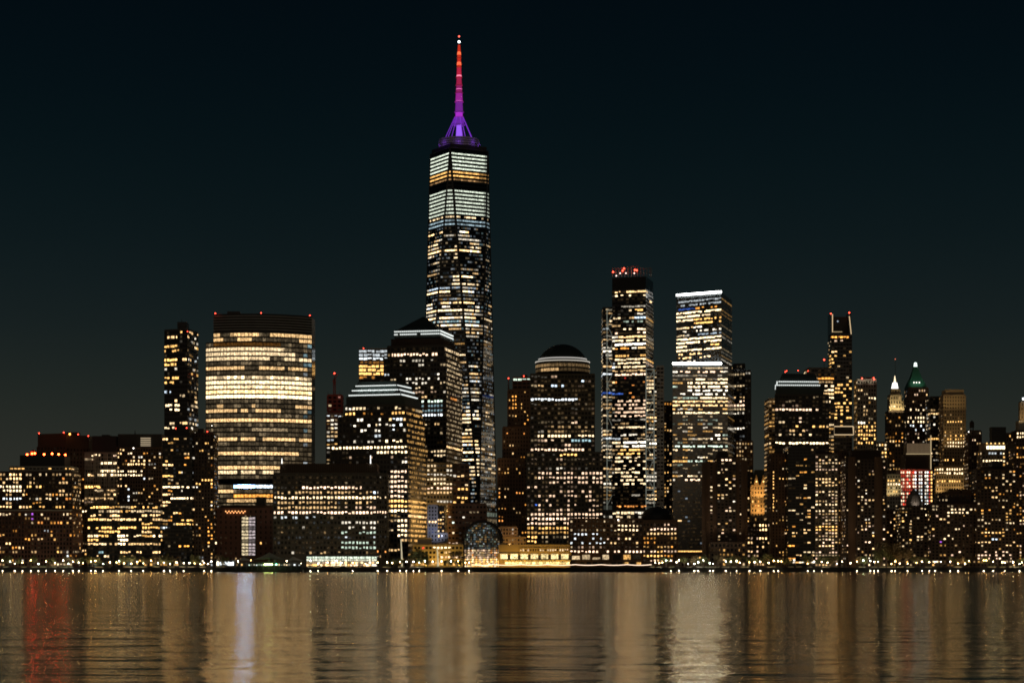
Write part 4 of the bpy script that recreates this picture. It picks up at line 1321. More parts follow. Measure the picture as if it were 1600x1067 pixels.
# ------------------------------------------------------------------ right cluster
b = B('apartment_block', 'broad brown brick apartment slab with a central strip of lit windows', 'apartment block', 1132, 1752)
H1 = [(714, 722, 1124, 1142, .9, 1.5, 'pink')]
b.block(1103, 1120, 721, None, 1754, 26, BROWN, lit=homes(301, .14, PNK, bands=[]), pitch=5.0, bay=7.5, wf=.18, hf=.5)
b.block(1120.2, 1150, 714, None, 1752, 30, DKBROWN, lit=homes(302, .34, PNK + ['gold'], (.4, 1.7), bands=H1, run=1), pitch=5.0, bay=2.9, wf=.6, hf=.55)
b.block(1150.2, 1163, 720, None, 1754, 26, BROWN, lit=homes(303, .16, PNK), pitch=5.0, bay=6, wf=.2, hf=.5)
b.roofbox(1122, 1138, 705.5, 713.9, 1758, 16, DKBROWN)
b.block(1110, 1165, 846, None, 1738, 12, DKBROWN, name='podium', lit=homes(304, .3, GLD), pitch=7.6, bay=3, wf=.5)
b.finish()

b = B('ornate_building', 'gold floodlit ornate stone building with twin dormers deep between towers', 'building', 1188, 2450)
b.block(1174, 1205, 757, None, 2450, 30, TAN, lit=office(311, .12, ['amber', 'gold'], (.3, 1.0), 1, .5, [(752, 768, 1176, 1200, .25, 1.2, 'gold'), (788, 796, 1178, 1188, .9, 1.0, 'orange')], .2, .04), pitch=7, bay=3.2, wf=.4)
p = [Vector((X(1175, 2452), 2452)), Vector((X(1204, 2452), 2452)), Vector((X(1204, 2452), 2478)), Vector((X(1175, 2452), 2478))]
q = [Vector((X(1180, 2462), 2462)), Vector((X(1199, 2462), 2462)), Vector((X(1199, 2462), 2468)), Vector((X(1180, 2462), 2468))]
mb = MB()
mb.prism(p, Z(756.9, 2450), q, Z(733, 2450))
b.part('roof', mb, DKCOPPER)
for xx in (1182, 1193):
    mb = MB()
    mb.prism([Vector((X(xx - 4, 2449), 2449)), Vector((X(xx + 4, 2449), 2449)), Vector((X(xx + 4, 2449), 2455)), Vector((X(xx - 4, 2449), 2455))], Z(757, 2449),
             [Vector((X(xx - .4, 2449), 2449.2)), Vector((X(xx + .4, 2449), 2449.2)), Vector((X(xx + .4, 2449), 2455)), Vector((X(xx - .4, 2449), 2455))], Z(742, 2449))
    b.part('dormer', mb, TAN)
    b.beacon(xx, 752, 2446.5, .9, emit('gold_lamp', (1, .62, .2), 2.5))
for k in range(3):
    for yy in (805, 778): flood('facade_floodlight', (X(1180 + 8 * k, 2440), 2438, Z(yy, 2440)), Vector((X(1180 + 8 * k, 2440), 2438, Z(yy, 2440))) + Vector((0, 14, 22)), (2600) * 3.2, CW['gold'], .5, b.o, 120)
b.finish()

b = B('office_block', 'low grid fronted block with warm square windows right of the brick slab', 'office block', 1186, 1790)
b.block(1163.3, 1208, 815, None, 1790, 28, DKBROWN, lit=office(321, .3, ['warm', 'pink'], (.3, .9), 1, .7, [(815, 830, 1184, 1200, .9, 1.6, 'warm'), (838, 845, 1184, 1200, .9, 1.6, 'warm')], .6, .015), pitch=6.8, bay=2.4, wf=.55, hf=.55)
b.finish()

b = B('office_tower', 'granite office tower with a dark mansard roof edged by two dotted white lines', 'office tower', 1250, 1935)
M1 = [(620, 634, 1210, 1292, .3, .12, None), (627, 632, 1212, 1290, .95, 1.2, 'pink'), (639.5, 645, 1212, 1280, .85, 1.0, 'pink'), (660, 666, 1222, 1290, .35, .9, 'gold'), (666, 672, 1222, 1240, .6, .9, 'cream'), (680, 685, 1222, 1264, .8, .9, 'pink'),
      (672, 679, 1236, 1260, .7, .5, 'warm'), (686, 693, 1210, 1296, .98, 2.1, 'cream'), (693, 706, 1210, 1296, .06, .6, None)]
b.tier(b.quadpts((1211, 1930), (1295, 1934), (1293, 1984)), 615, None, GRANITE, lit=office(331, .10, PNK, (.3, 1.0), 1, .8, M1, .4, .018), slit=office(332, .7, ['gold', 'warm', 'cream'], (.15, .8), 30, .5), pitch=6.45, bay=3.0, wf=.72, hf=.55, Yref=1930)
b.tier(b.quadpts((1212, 1931), (1287, 1934), (1285, 1980)), 603, 614.9, DKCOPPER, Yref=1930, name='attic')
pa = b.quadpts((1213, 1931.5), (1282, 1934), (1280, 1978))
pt = b.quadpts((1222.5, 1940), (1273, 1943), (1272, 1964))
mb = MB()
mb.prism(pa, Z(602.9, 1930), pt, Z(582, 1930))
b.part('mansard_roof', mb, DKCOPPER)
for fr_, yy in ((.06, 601.4), (.30, 595.6)):
    A = [pa[k].lerp(pt[k], fr_) for k in range(4)]
    for k in (0, 3):
        q0 = Vector((A[k].x, A[k].y, Z(yy, 1930)))
        q1 = Vector((A[(k + 1) % 4].x, A[(k + 1) % 4].y, Z(yy, 1930)))
        r = (q1 - q0).normalized()
        n = r.cross(Vector((0, 0, 1)))
        nn = int((q1 - q0).length / 1.7)
        mb = MB()
        for i in range(nn): mb.obox(q0.lerp(q1, (i + .5) / nn) + n * .9, r, Vector((0, 0, 1)), n, 1.2, .85, .8)
        b.part('light_strip', mb, L_WHITE)
for x, y in ((1227, 581), (1229, 579.5), (1247, 579), (1262.5, 579.5)): b.beacon(x, y, 1947, .45)
b.block(1201.5, 1210.8, 622, None, 1950, 34, TAN, name='wing', lit=office(333, .75, ['gold', 'warm', 'cream'], (.2, .7), 9, .5, dim=.4), pitch=6.45, bay=3, wf=.8, hf=.5)
b.finish()

b = B('office_tower', 'wide stone tower with orange and cream floors behind the mansard tower', 'office tower', 1285, 2420)
b.block(1263, 1303, 574, None, 2420, 36, GREY, lit=office(341, .6, GLD, (.25, .9), 6, .6, [(574, 588, 1260, 1304, .3, .03, 'amber'), (588, 594, 1276, 1304, 1, .9, 'amber'), (600, 612, 1282, 1304, .9, 1.2, 'cream'), (620, 630, 1282, 1304, .9, 1.3, 'cream')], .3), pitch=6, bay=3.4, wf=.85, hf=.55)
b.mast(1287.7, 563, 574, 2425, .3)
b.beacon(1287.7, 562, 2425, .9)
b.finish()

b = B('apartment_tower', 'very slender dark glass tower with a notched crown and two red corner lamps', 'apartment tower', 1315, 2500)
S1 = [(526, 530, 1298, 1328, 1, 1.2, 'amber'), (530, 535, 1300, 1328, .5, .5, 'pink'), (552, 576, 1296, 1308, .6, 1.1, 'gold'), (536, 600, 1308, 1330, .04, .4, None), (595, 664, 1298, 1332, .34, 1.0, 'gold'), (666, 682, 1298, 1336, .9, .03, 'gold')]
b.block(1299, 1331, 522, None, 2500, 26, BLUEGLASS, lit=homes(351, .10, GLD, (.3, 1.2), bands=S1, dim=.2), pitch=5.7, bay=3.3, wf=.8, hf=.55, fmat=DKSTEEL, fd=.15)
for (x0, x1) in ((1298.0, 1301), (1326.5, 1330)):
    mb = MB()
    mb.box(X(x0, 2500), X(x1, 2500), 2500, 2524, Z(521.9, 2500), Z(490 if x0 < 1310 else 488.5, 2500))
    b.part('crown_wall', mb, BLUEGLASS)
b.line((1300.8, 491, 2499), (1300.8, 519, 2499), .8, L_WARM, 'crown_light')
b.line((1327, 494, 2499), (1330, 522, 2499), .8, L_WARM, 'crown_light')
b.line((1301, 518.5, 2499), (1316, 518.5, 2499), .6, emit('soft_gold', (1, .75, .4), .5), 'crown_light')
b.roofbox(1301.5, 1326.3, 495, 521.9, 2506, 16, BLACK, 'tank_wall')
b.beacon(1309, 502, 2503, .9, emit('dim_ice_lamp', (.7, .85, 1), .6))
for x, y in ((1298.2, 490), (1327, 488.6)): b.beacon(x, y, 2498.5, .8)
for (a, q) in (((1303, 666), (1333, 666)), ((1303, 679), (1333.5, 679)), ((1303, 666), (1303, 679)), ((1333, 666), (1334, 679))): b.line((*a, 2497), (*q, 2497), .9, L_WARM, 'frame_light')
mb = MB()
mb.box(X(1302.5, 2498), X(1333.5, 2498), 2497.6, 2499.9, Z(679, 2498), Z(666, 2498))
b.part('sky_lobby', mb, BLACK)
b.finish()

b = B('apartment_tower', 'pale stone pier tower with two red lamps and golden lower windows', 'apartment tower', 1354, 2470)
b.block(1340, 1369, 592, None, 2470, 26, GREY, lit=homes(361, .24, GLD, (.3, 1.3), bands=[(592, 605, 1338, 1372, 0, 0, None), (656, 662, 1338, 1352, .9, 1.3, 'white'), (664, 694, 1338, 1372, .75, 1.2, 'gold'), (622, 627, 1358, 1372, .8, 1.2, 'cream')]), pitch=6.3, bay=3.1, wf=.55, hf=.6, slit=homes(362, .3, GLD))
for x, y in ((1347, 591), (1365, 590.5), (1366, 592.5)): b.beacon(x, y, 2468, .7)
b.roofbox(1346, 1364, 589.5, 592, 2474, 14)
for k in range(2): flood('facade_floodlight', (X(1344 + k * 18, 2458), 2460, Z(600, 2458)), Vector((X(1344 + k * 18, 2458), 2460, Z(600, 2458))) + Vector((0, 14, 22)), (1200) * 3.2, (1, .85, .6), .5, b.o, 120)
b.block(1372, 1386, 690, None, 2474, 22, GREY, name='wing', lit=office(363, .6, ['cream', 'gold'], (.4, 1.3), 1), pitch=6, bay=3, wf=.5)
b.finish()

b = B('gothic_tower', 'slender gothic tower whose stepped top shines white under a thin antenna', 'skyscraper', 1400, 2560)
Yw = 2560
b.block(1389, 1412, 641, None, Yw, 26, DKBROWN, lit=homes(371, .34, ['gold', 'warm', 'amber'], (.4, 1.3), bands=[(570, 640, 1380, 1420, 0, 0, None)]), pitch=6.2, bay=3.2, wf=.45)
b.block(1391, 1408, 616, 640.9, Yw + 2, 18, TAN, name='upper_wall', lit=homes(372, .2, GLD), pitch=6, bay=3, wf=.4)
b.block(1393.5, 1406, 607, 615.9, Yw + 4, 10, TAN, name='upper_wall', lit=office(373, .3, PNK), pitch=5, bay=3, wf=.4)
mb = MB()
sq = lambda r, y0: [Vector((X(1400, Yw) + dx * r, Yw + 8 + dy * r)) for dx, dy in ((-1, -1), (1, -1), (1, 1), (-1, 1))]
mb.prism(sq(3.6, 0), Z(606.9, Yw), sq(2.3, 0), Z(597, Yw))
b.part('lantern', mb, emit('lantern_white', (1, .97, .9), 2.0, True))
mb = MB()
mb.prism(sq(1.2, 0), Z(596.9, Yw), sq(.2, 0), Z(586, Yw))
b.part('spire', mb, emit('lantern_gold', (1, .8, .5), 1.8))
b.mast(1399, 561, 590, Yw + 8, .3)
b.beacon(1398.8, 561, Yw + 8, .6, emit('dim_red_lamp', (1, .2, .1), 1.2))
for xx in (1390.5, 1408.5, 1411): 
    mb = MB()
    mb.prism([Vector((X(xx - 1.2, Yw), Yw - 1)), Vector((X(xx + 1.2, Yw), Yw - 1)), Vector((X(xx + 1.2, Yw), Yw - .01)), Vector((X(xx - 1.2, Yw), Yw - .01))], Z(641, Yw), [Vector((X(xx, Yw), Yw - .7))] * 2 + [Vector((X(xx, Yw), Yw - .3))] * 2, Z(624, Yw))
    b.part('pinnacle', mb, TAN)
for xx in (1391, 1400, 1409): flood('facade_floodlight', (X(xx, Yw - 9), Yw - 8, Z(645, Yw)), Vector((X(xx, Yw - 9), Yw - 8, Z(645, Yw))) + Vector((0, 14, 22)), (2600) * 3.2, (1, .85, .45), .5, b.o, 120)
b.finish()

b = B('old_skyscraper', 'brick skyscraper with a steep green copper pyramid roof and a white tip lamp', 'skyscraper', 1435, 2620)
Yk = 2620
PK = [(600, 602, 1425, 1442, .9, 1.3, 'white'), (620, 626, 1420, 1445, .9, 1.3, 'cream'), (637, 641, 1422, 1450, .5, 1.3, 'cream'), (650, 660, 1418, 1450, .75, 1.2, 'cream'), (664, 675, 1418, 1452, .55, .9, 'cool'), (678, 684, 1440, 1452, .8, 1.4, 'gold')]
b.block(1417, 1453, 622, None, Yk, 34, BROWN, lit=homes(381, .22, PNK, (.3, 1.2), bands=PK, run=1), pitch=6.3, bay=3.0, wf=.45)
b.block(1420, 1450, 605, 621.9, Yk + 3, 28, BROWN, name='upper_wall', lit=homes(382, .45, PNK + ['cool'], (.3, 1.3), run=1), pitch=5.6, bay=3, wf=.45)
rk = lambda f: [Vector((X(1434.5, Yk) + dx * f, Yk + 17 + dy * f)) for dx, dy in ((-1, -1), (1, -1), (1, 1), (-1, 1))]
mb = MB()
prof = [(604.9, 11.6), (597, 9.4), (590, 6.8), (580, 4.3), (571, 2.4)]
for (ya, ra), (yb_, rb) in zip(prof[:-1], prof[1:]): mb.prism(rk(ra), Z(ya, Yk), rk(rb), Z(yb_, Yk))
b.part('pyramid_roof', mb, COPPER)
for xx in (1428, 1432, 1436.5):
    b.beacon(xx, 597.5, Yk + 6, .75, emit('dormer_lamp', (1, .97, .85), 2.5), 'dormer_light')
mb = MB()
mb.lathe([(2.2, Z(570.9, Yk)), (1.6, Z(565, Yk)), (.3, Z(564, Yk))], (X(1434.5, Yk), Yk + 17), 8)
b.part('tip_lamp', mb, emit('tip_white', (.85, 1, .92), 1.8, True))
for dx in (-1, 1): flood('roof_floodlight', (X(1434.5 + dx * 9, Yk), Yk - 6, Z(606, Yk)), (X(1434.5, Yk), Yk + 15, Z(585, Yk)), 1300, (.6, 1, .75), 1, b.o, 70)
b.finish()

b = B('office_tower', 'plain black slab tower with two lit floors between the copper roof and the tan tower', 'office tower', 1464, 2560)
b.block(1454, 1477, 619, None, 2565, 30, BLACK, lit=office(391, .22, MIXC, (.2, .9), 1, .8, [(612, 640, 1450, 1480, 0, 0, None), (642, 647, 1450, 1480, .95, 1.0, 'warm'), (684, 688, 1450, 1480, .95, .9, 'gold')], .3), pitch=5.6, bay=3, wf=.7)
b.finish()

b = B('stone_tower', 'tan stone tower with square shoulders and rows of small golden windows', 'office tower', 1491, 2500)
AG = [(608, 646, 1470, 1512, 0, 0, None), (648, 653, 1478, 1506, .6, 1.1, 'gold'), (656, 662, 1478, 1506, .85, 1.3, 'gold'), (677, 691, 1478, 1508, .6, 1.2, 'gold'), (691, 702, 1478, 1508, .95, 1.5, 'cream'), (712, 719, 1474, 1500, .4, 1.5, 'gold')]
b.block(1475, 1508, 616, None, 2500, 30, TAN, lit=homes(401, .35, GLD, (.4, 1.2), bands=AG, dim=.05, run=1), pitch=5.4, bay=3.1, wf=.36, hf=.5)
b.block(1477, 1506, 608.5, 615.9, 2503, 22, TAN, name='upper_wall')
b.block(1463, 1509, 728, None, 2488, 11, TAN, name='lower_wall', lit=office(402, .4, ['cream', 'gold'], (.8, 1.6), 2, .9, [(728, 734, 1468, 1510, .9, 1.4, 'cream'), (734, 741, 1466, 1510, .9, 1.5, 'cream'), (748, 755, 1466, 1510, .9, 1.2, 'gold'), (757, 800, 1460, 1510, .02, .4, None)], .1), pitch=6.2, bay=2.9, wf=.5)
b.block(1509.2, 1516, 700, None, 2496, 20, TAN, name='wing')
for xx, yy, pw in ((1480, 640, 1500), (1502, 640, 1500), (1480, 700, 1500), (1502, 700, 1700), (1472, 770, 2600), (1500, 770, 2600)): flood('facade_floodlight', (X(xx, 2470), 2478, Z(yy, 2470)), Vector((X(xx, 2470), 2478, Z(yy, 2470))) + Vector((0, 14, 22)), (pw) * 3.2, (1, .68, .28), .6, b.o, 120)
b.finish()

b = B('stone_tower', 'slim tan tower with a round roof tank right of the square shouldered tower', 'office tower', 1522, 2440)
b.block(1514, 1533, 672, None, 2440, 26, BROWN, lit=homes(411, .35, PNK, (.3, 1.0), run=1), pitch=5.4, bay=2.9, wf=.4)
mb = MB()
mb.lathe([(2.6, Z(668, 2445)), (2.6, Z(660, 2445)), (.3, Z(656.5, 2445))], (X(1518.5, 2445), 2445), 10)
for k in range(4):
    a = math.pi / 4 + k * math.pi / 2
    mb.tube((X(1518.5, 2445) + 2 * math.cos(a), 2445 + 2 * math.sin(a), Z(672.1, 2445)), (X(1518.5, 2445) + 2 * math.cos(a), 2445 + 2 * math.sin(a), Z(667.9, 2445)), .3)
b.part('water_tank', mb, WOOD)
b.beacon(1513.5, 674.5, 2438, .5, emit('white_lamp', (1, .95, .85), 6))
b.finish()

b = B('office_block', 'stepped block with a glowing arcaded top floor near the right edge', 'office block', 1553, 2380)
b.block(1535, 1571, 703, None, 2380, 26, TAN, lit=office(421, .35, ['gold', 'cream'], (.3, 1.2), 1, .7, [(715, 722, 1534, 1572, .85, 1.5, 'cream'), (703, 713, 1540, 1565, .5, .4, 'cool')], .3), pitch=6.0, bay=3, wf=.6)
b.block(1536, 1571, 692, 702.9, 2384, 20, TAN, name='upper_wall')
b.face(P(1541, 702, 2383.7), P(1570.5, 702, 2383.7), P(1541, 696, 2383.7), P(1570.5, 696, 2383.7), 1, 3.6, lambda *a: (1, .85, .5, 1.9), .8, .95, TAN)
for k in range(5): b.beacon(1542 + k * 6.5, 692.5, 2383, .7, emit('gold_lamp', (1, .62, .2), 2.5), 'roof_lamp')
b.block(1549, 1572, 667, 691.9, 2392, 10, BLACK, name='roof_plant')
b.finish()

b = B('stone_tower', 'narrow stepped stone tower with a small white lamp at the right edge', 'office tower', 1592, 2450)
b.block(1572, 1588, 676, None, 2455, 26, BROWN, lit=homes(431, .25, GLD, (.3, 1.1), run=1), pitch=6, bay=3, wf=.45)
b.block(1588.2, 1612, 672, None, 2450, 26, BROWN, lit=homes(432, .3, ['amber', 'gold', 'pink'], (.3, 1.1), run=1, bands=[(672, 684, 1590, 1612, .9, 1.4, 'cream')]), pitch=6, bay=3, wf=.5)
b.block(1592, 1612, 657, 671.9, 2454, 16, PALE, name='upper_wall')
b.block(1595, 1612, 627, 656.9, 2458, 10, TAN, name='upper_wall', lit=homes(433, .3, GLD), pitch=6, bay=3, wf=.3)
b.beacon(1599, 623, 2455, 1.3, emit('white_beacon', (.9, .97, 1), 4))
flood('facade_floodlight', (X(1598, 2440), 2440, Z(660, 2440)), Vector((X(1598, 2440), 2440, Z(660, 2440))) + Vector((0, 14, 22)), (3000) * 3.2, (1, .7, .35), .6, b.o, 120)
b.finish()

b = B('striped_building', 'block washed with red light and white window columns in front of the copper roofed tower', 'office block', 1430, 2250)
rr2 = random.Random(14)
REDW = surf('red_lit_stone', (.42, .30, .26))


def red_cols(px, py, i, j, n, m, f):
    if px > 1451: return (*CW['red'], rr2.uniform(.25, .5)) if px < 1455 else (*CW['gold'], rr2.uniform(.6, 1.5))
    t = (px - 1407) / 44
    c = CW['pink'] if rr2.random() < .7 else CW['red']
    if t > .5: c = CW['white'] if rr2.random() < .7 else CW['cool']
    if i % 3 == 2: return (1, .12, .06, .30 * (1 - t * .6)) if t < .6 else None
    return (*c, rr2.choice((.25, .6, 1.0, 1.5)))


b.block(1407, 1457, 733, None, 2250, 26, REDW, lit=red_cols, pitch=5.6, bay=2.1, wf=.66, hf=.6, sides=False)
for k in range(5): flood('facade_floodlight', (X(1409 + 8 * k, 2240), 2242, Z(742 + (k % 2) * 22, 2240)), Vector((X(1409 + 8 * k, 2240), 2242, Z(742 + (k % 2) * 22, 2240))) + Vector((0, 14, 22)), (700 if k < 3 else 300) * 3.2, (1, .14, .07), .5, b.o, 120)
b.finish()

b = B('office_block', 'dark blank block with a lit rooftop colonnade above the red striped building', 'office block', 1436, 2300)
b.block(1415, 1455, 709, None, 2300, 30, DKBROWN)
b.block(1417, 1453, 692, 708.9, 2302, 20, BLACK, name='upper_wall')
mb = MB()
for k in range(18):
    x = X(1418 + k * 2.0, 2301)
    mb.box(x - .35, x + .35, 2301.2, 2301.9, Z(708, 2301), Z(692.5, 2301))
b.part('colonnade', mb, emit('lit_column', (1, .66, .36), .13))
b.line((1416, 709, 2299), (1453, 709, 2299), .7, emit('soft_gold', (1, .75, .4), .5), 'ledge_light')
b.line((1454.5, 680, 2299), (1454.5, 760, 2299), 1.0, emit('soft_gold', (1, .75, .4), .5), 'corner_light')
b.finish()

b = B('office_block', 'cream low block with two rows of small lit windows left of the red striped building', 'office block', 1397, 2200)
b.block(1386, 1407, 740, None, 2200, 20, PALE, lit=office(441, .15, ['cream', 'gold'], (.4, 1.0), 1, .8, [(749, 753, 1386, 1408, .8, 1.2, 'gold'), (755, 759, 1386, 1408, .95, 1.4, 'cream'), (767, 772, 1386, 1408, .5, .8, 'gold')], .3), pitch=5.6, bay=2.6, wf=.5)
for k in range(2): flood('facade_floodlight', (X(1391 + 10 * k, 2190), 2191, Z(775, 2190)), Vector((X(1391 + 10 * k, 2190), 2191, Z(775, 2190))) + Vector((0, 14, 22)), (1100) * 3.2, (1, .75, .35), .5, b.o, 120)
b.finish()

# front row of apartments on the right
def front(label, x0, x1, ytop, Y, dep, mat, lit, mech=None, pitch=5.0, bay=2.4, wf=.52, hf=.55, **k):
    b = B('apartment_block', label, 'apartment block', (x0 + x1) / 2, Y)
    b.block(x0, x1, ytop, None, Y, dep, mat, lit=lit, pitch=pitch, bay=bay, wf=wf, hf=hf, **k)
    for m_ in (mech or []): b.roofbox(m_[0], m_[1], m_[2], ytop - .05, Y + 6, 12, m_[3] if len(m_) > 3 else DKBROWN)
    return b


b = front('brown ribbed apartment block with a lit left edge beside the black glass block', 1206, 1231, 708, 1772, 34, BROWN, homes(501, .16, GLD, bands=[(725, 800, 1206, 1212, .5, 1.2, 'gold')]), [(1212, 1222, 704)], bay=2.4, wf=.3)
b.finish()
b = front('black glass apartment block with scattered cream rooms over a bright entrance canopy', 1231.4, 1273, 698, 1752, 32, GLASS, homes(502, .22, ['warm', 'cream', 'gold', 'amber'], (.4, 1.5), bands=[(874, 885, 1231, 1275, .0, .0, None)], dim=.15), [(1236, 1252, 694, BLACK)], bay=3.0, wf=.8, hf=.5)
b.face(P(1233, 880, 1751), P(1278, 880, 1751), P(1233, 873, 1751), P(1278, 873, 1751), 2, 2.6, office(503, .8, ['cream', 'gold', 'white'], (.6, 1.8), 1), .8, .7)
b.finish()
b = front('beige grid fronted block with even rows of pale windows right of the black glass block', 1273.6, 1309, 709, 1762, 30, surf('dim_beige', (.20, .17, .13)), office(504, .45, ['pink', 'cream', 'warm'], (.25, 1.0), 1, .9, [(745, 760, 1274, 1310, .8, .9, 'warm'), (783, 790, 1274, 1310, .9, 1.2, 'cream'), (818, 828, 1274, 1310, .9, 1.1, 'gold')], .6, .015), [(1280, 1300, 705)], bay=2.5, wf=.58)
b.finish()
b = front('dark brick block with a brown ribbed corner left of the twin cylinder block', 1309.4, 1323, 704, 1780, 30, BROWN, homes(505, .22, GLD), bay=2.3, wf=.3)
b.finish()
b = front('tall dark brick apartment tower with rounded plain piers and a central window column', 1322, 1384, 716, 1748, 28, DKBROWN, homes(506, .30, PNK + ['gold'], (.4, 1.6), bands=[(700, 845, 1322, 1337, .07, .8, None), (700, 845, 1372, 1380, .04, .8, None)], run=1), [(1330, 1376, 703, DKBROWN)], bay=2.8, wf=.5)
for xx in (1331, 1372):
    mb = MB()
    mb.lathe([(3.4, G), (3.4, Z(714, 1748))], (X(xx, 1748), 1749), 14)
    b.part('round_pier', mb, BROWN)
b.finish()
b = front('low tan block with golden windows behind dark trees right of the brick tower', 1384.6, 1416, 796, 1800, 26, BROWN, homes(507, .34, GLD, (.4, 1.4), run=1), bay=2.6, wf=.45)
b.finish()
b = front('stepped dark block under a small floodlit domed roof room', 1408, 1455, 790, 1770, 26, DKBROWN, homes(508, .34, ['warm', 'gold', 'cream'], (.4, 1.4), run=1), bay=2.9, wf=.55)
mb = MB()
cx_, cy_ = X(1428, 1780), 1780
mb.lathe([(6.6, Z(789.9, 1780)), (6.6, Z(784, 1780)), (5.0, Z(774, 1780)), (2.5, Z(768, 1780)), (.3, Z(763, 1780))], (cx_, cy_), 12)
b.part('domed_roof', mb, GREY)
flood('roof_floodlight', (cx_, 1769.5, Z(789, 1770)), (cx_, 1778, Z(778, 1780)), 700, (1, .8, .65), .3, b.o, 100)
b.finish()
b = front('wide dark apartment block with violet and blue lit rooms left of the right hand blocks', 1455.4, 1526, 786, 1758, 28, DKBROWN, homes(509, .22, ['warm', 'gold', 'pink', 'cream'], (.3, 1.3), bands=[(793, 802, 1478, 1526, .7, 1.1, 'cream'), (783, 788, 1512, 1522, 1, 1.0, 'cyan'), (843, 848, 1466, 1474, .9, .4, 'violet')], run=2), [(1476, 1500, 768, DKBROWN), (1503, 1518, 766, DKBROWN)], bay=3.0, wf=.55)
b.block(1470, 1522, 770, 785.9, 1764, 18, DKBROWN, name='upper_wall', lit=homes(510, .22, PNK), pitch=7, bay=3, wf=.5)
b.roofbox(1484, 1512, 764, 769.9, 1768, 8, BROWN, 'penthouse')
b.finish()
b = front('square dark apartment block with a roof tower near the right edge', 1526.6, 1587, 732, 1752, 28, DKBROWN, homes(511, .26, ['warm', 'gold', 'amber', 'cream'], (.3, 1.4), bands=[(840, 846, 1546, 1562, .8, .9, 'ice'), (862, 874, 1528, 1590, .5, 1.0, 'pink')], run=2), [(1550, 1567, 720, BLACK), (1536, 1582, 729, DKBROWN)], bay=2.9, wf=.55)
b.finish()
b = front('brown apartment block with pink lit rows cut by the right edge', 1587.5, 1625, 690, 1790, 28, BROWN, homes(512, .34, ['amber', 'pink', 'gold', 'warm'], (.3, 1.3), run=1), bay=2.6, wf=.5)
b.finish()
b = front('low brown block with a few golden windows between the domed block and the glass tower', 1058.5, 1102, 866, 1775, 20, BROWN, homes(513, .2, GLD, (.3, 1.0)), bay=3, wf=.5)
b.finish()
# ------------------------------------------------------------------ waterfront furniture
t = empty('ferry_terminal', (X(425, 1694), 1694, .6))
tag(t, 'floating ferry terminal under a peaked tent roof lit green', 'ferry terminal')
mb = MB()
mb.box(X(366, 1692), X(474, 1692), 1686, 1697.5, -.6, 1.6)
mb.build('pontoon', BLACK, t)
mb = MB()
for k in range(13):
    x = X(368 + k * 8.7, 1689)
    for yy in (1687.5, 1696): mb.tube((x, yy, 1.6), (x, yy, Z(878, 1689) if k not in (6, 7) else Z(874, 1689)), .22)
mb.build('post', DKSTEEL, t)
mb = MB()
CANG = surf('tent_fabric', (.5, .55, .48))


def tent(mb, xa, xb, yb, yt, Y, xm, pinch=.0):
    n = 12
    for k in range(n):
        for (ya, yb_, wa, wb) in ((0, 6, 0, 1),):
            u0, u1 = k / n, (k + 1) / n
            h = lambda u: (1 - abs((u - xm) / (xm if u < xm else 1 - xm))) ** 1.35
            z0, z1 = Z(yb, Y) + (Z(yt, Y) - Z(yb, Y)) * h(u0), Z(yb, Y) + (Z(yt, Y) - Z(yb, Y)) * h(u1)
            x0, x1 = X(xa, Y) + (X(xb, Y) - X(xa, Y)) * u0, X(xa, Y) + (X(xb, Y) - X(xa, Y)) * u1
            e0, e1 = Z(yb, Y) + (z0 - Z(yb, Y)) * .15, Z(yb, Y) + (z1 - Z(yb, Y)) * .15
            for yo in (-1, 1):
                q = ((x0, Y + 4.5 * yo, e0), (x1, Y + 4.5 * yo, e1), (x1, Y, z1), (x0, Y, z0))
                mb.quad(*(q if yo < 0 else q[::-1]))


tent(mb, 396, 446, 873.5, 862.5, 1691.5, .5)
mb.build('tent_roof', CANG, t)
mb = MB()
tent(mb, 366, 397, 876, 870, 1691.5, .5)
tent(mb, 446, 474, 875.5, 869, 1691.5, .45)
mb.build('tent_roof', CANVAS, t)
mb = MB()
mb.box(X(370, 1694), X(470, 1694), 1694.5, 1695.5, 1.6, Z(878, 1694))
mb.build('waiting_room_wall', surf('terminal_panel', (.02, .02, .02)), t)
mb = MB()
for x in (414, 417.5, 421, 424.5): mb.ball(P(x, 881.5, 1685.6), .6)
mb.build('green_lamp', emit('green_flood', (.75, 1.0, .32), 26, True), t)
mb = MB()
mb.ball(P(431.5, 881.5, 1685.6), .5)
mb.build('teal_lamp', emit('teal_flood', (.15, .85, .7), 16, True), t)
for x in (404, 412, 422, 433): flood('tent_floodlight', (X(x, 1686.5), 1685.0, 4.2), (X(421, 1691), 1691.5, Z(868, 1691)), 900, (.35, 1, .25), .3, t, 100)
for x in (450, 458, 466, 376, 388): flood('tent_lamp', (X(x, 1686.5), 1686.0, 4.0), (X(x, 1691), 1691.5, Z(872, 1691)), 420, (1, .9, .7), .3, t, 110)
wrr = random.Random(19)
for k in range(26):
    x = 369 + k * 3.9
    if wrr.random() < .3: continue
    mb = MB()
    a, c = P(x, 883.2, 1694.4), P(x + wrr.uniform(1.4, 3.0), 883.2 - wrr.uniform(1.4, 3.6), 1694.4)
    mb.quad(a, (c.x, a.y, a.z), c, (a.x, a.y, c.z))
    g_ = wrr.choice(('white', 'cream', 'green', 'cool', 'gold'))
    mb.build('window', emit('terminal_window_%s_%d' % (g_, k % 3), CW[g_], (.15, .6, 1.4)[k % 3]), t)
b = B('glass_kiosk', 'bright white lit glass kiosk left of the ferry terminal', 'kiosk', 352, 1720)
b.block(338, 367, 874, None, 1722, 6, DKSTEEL)
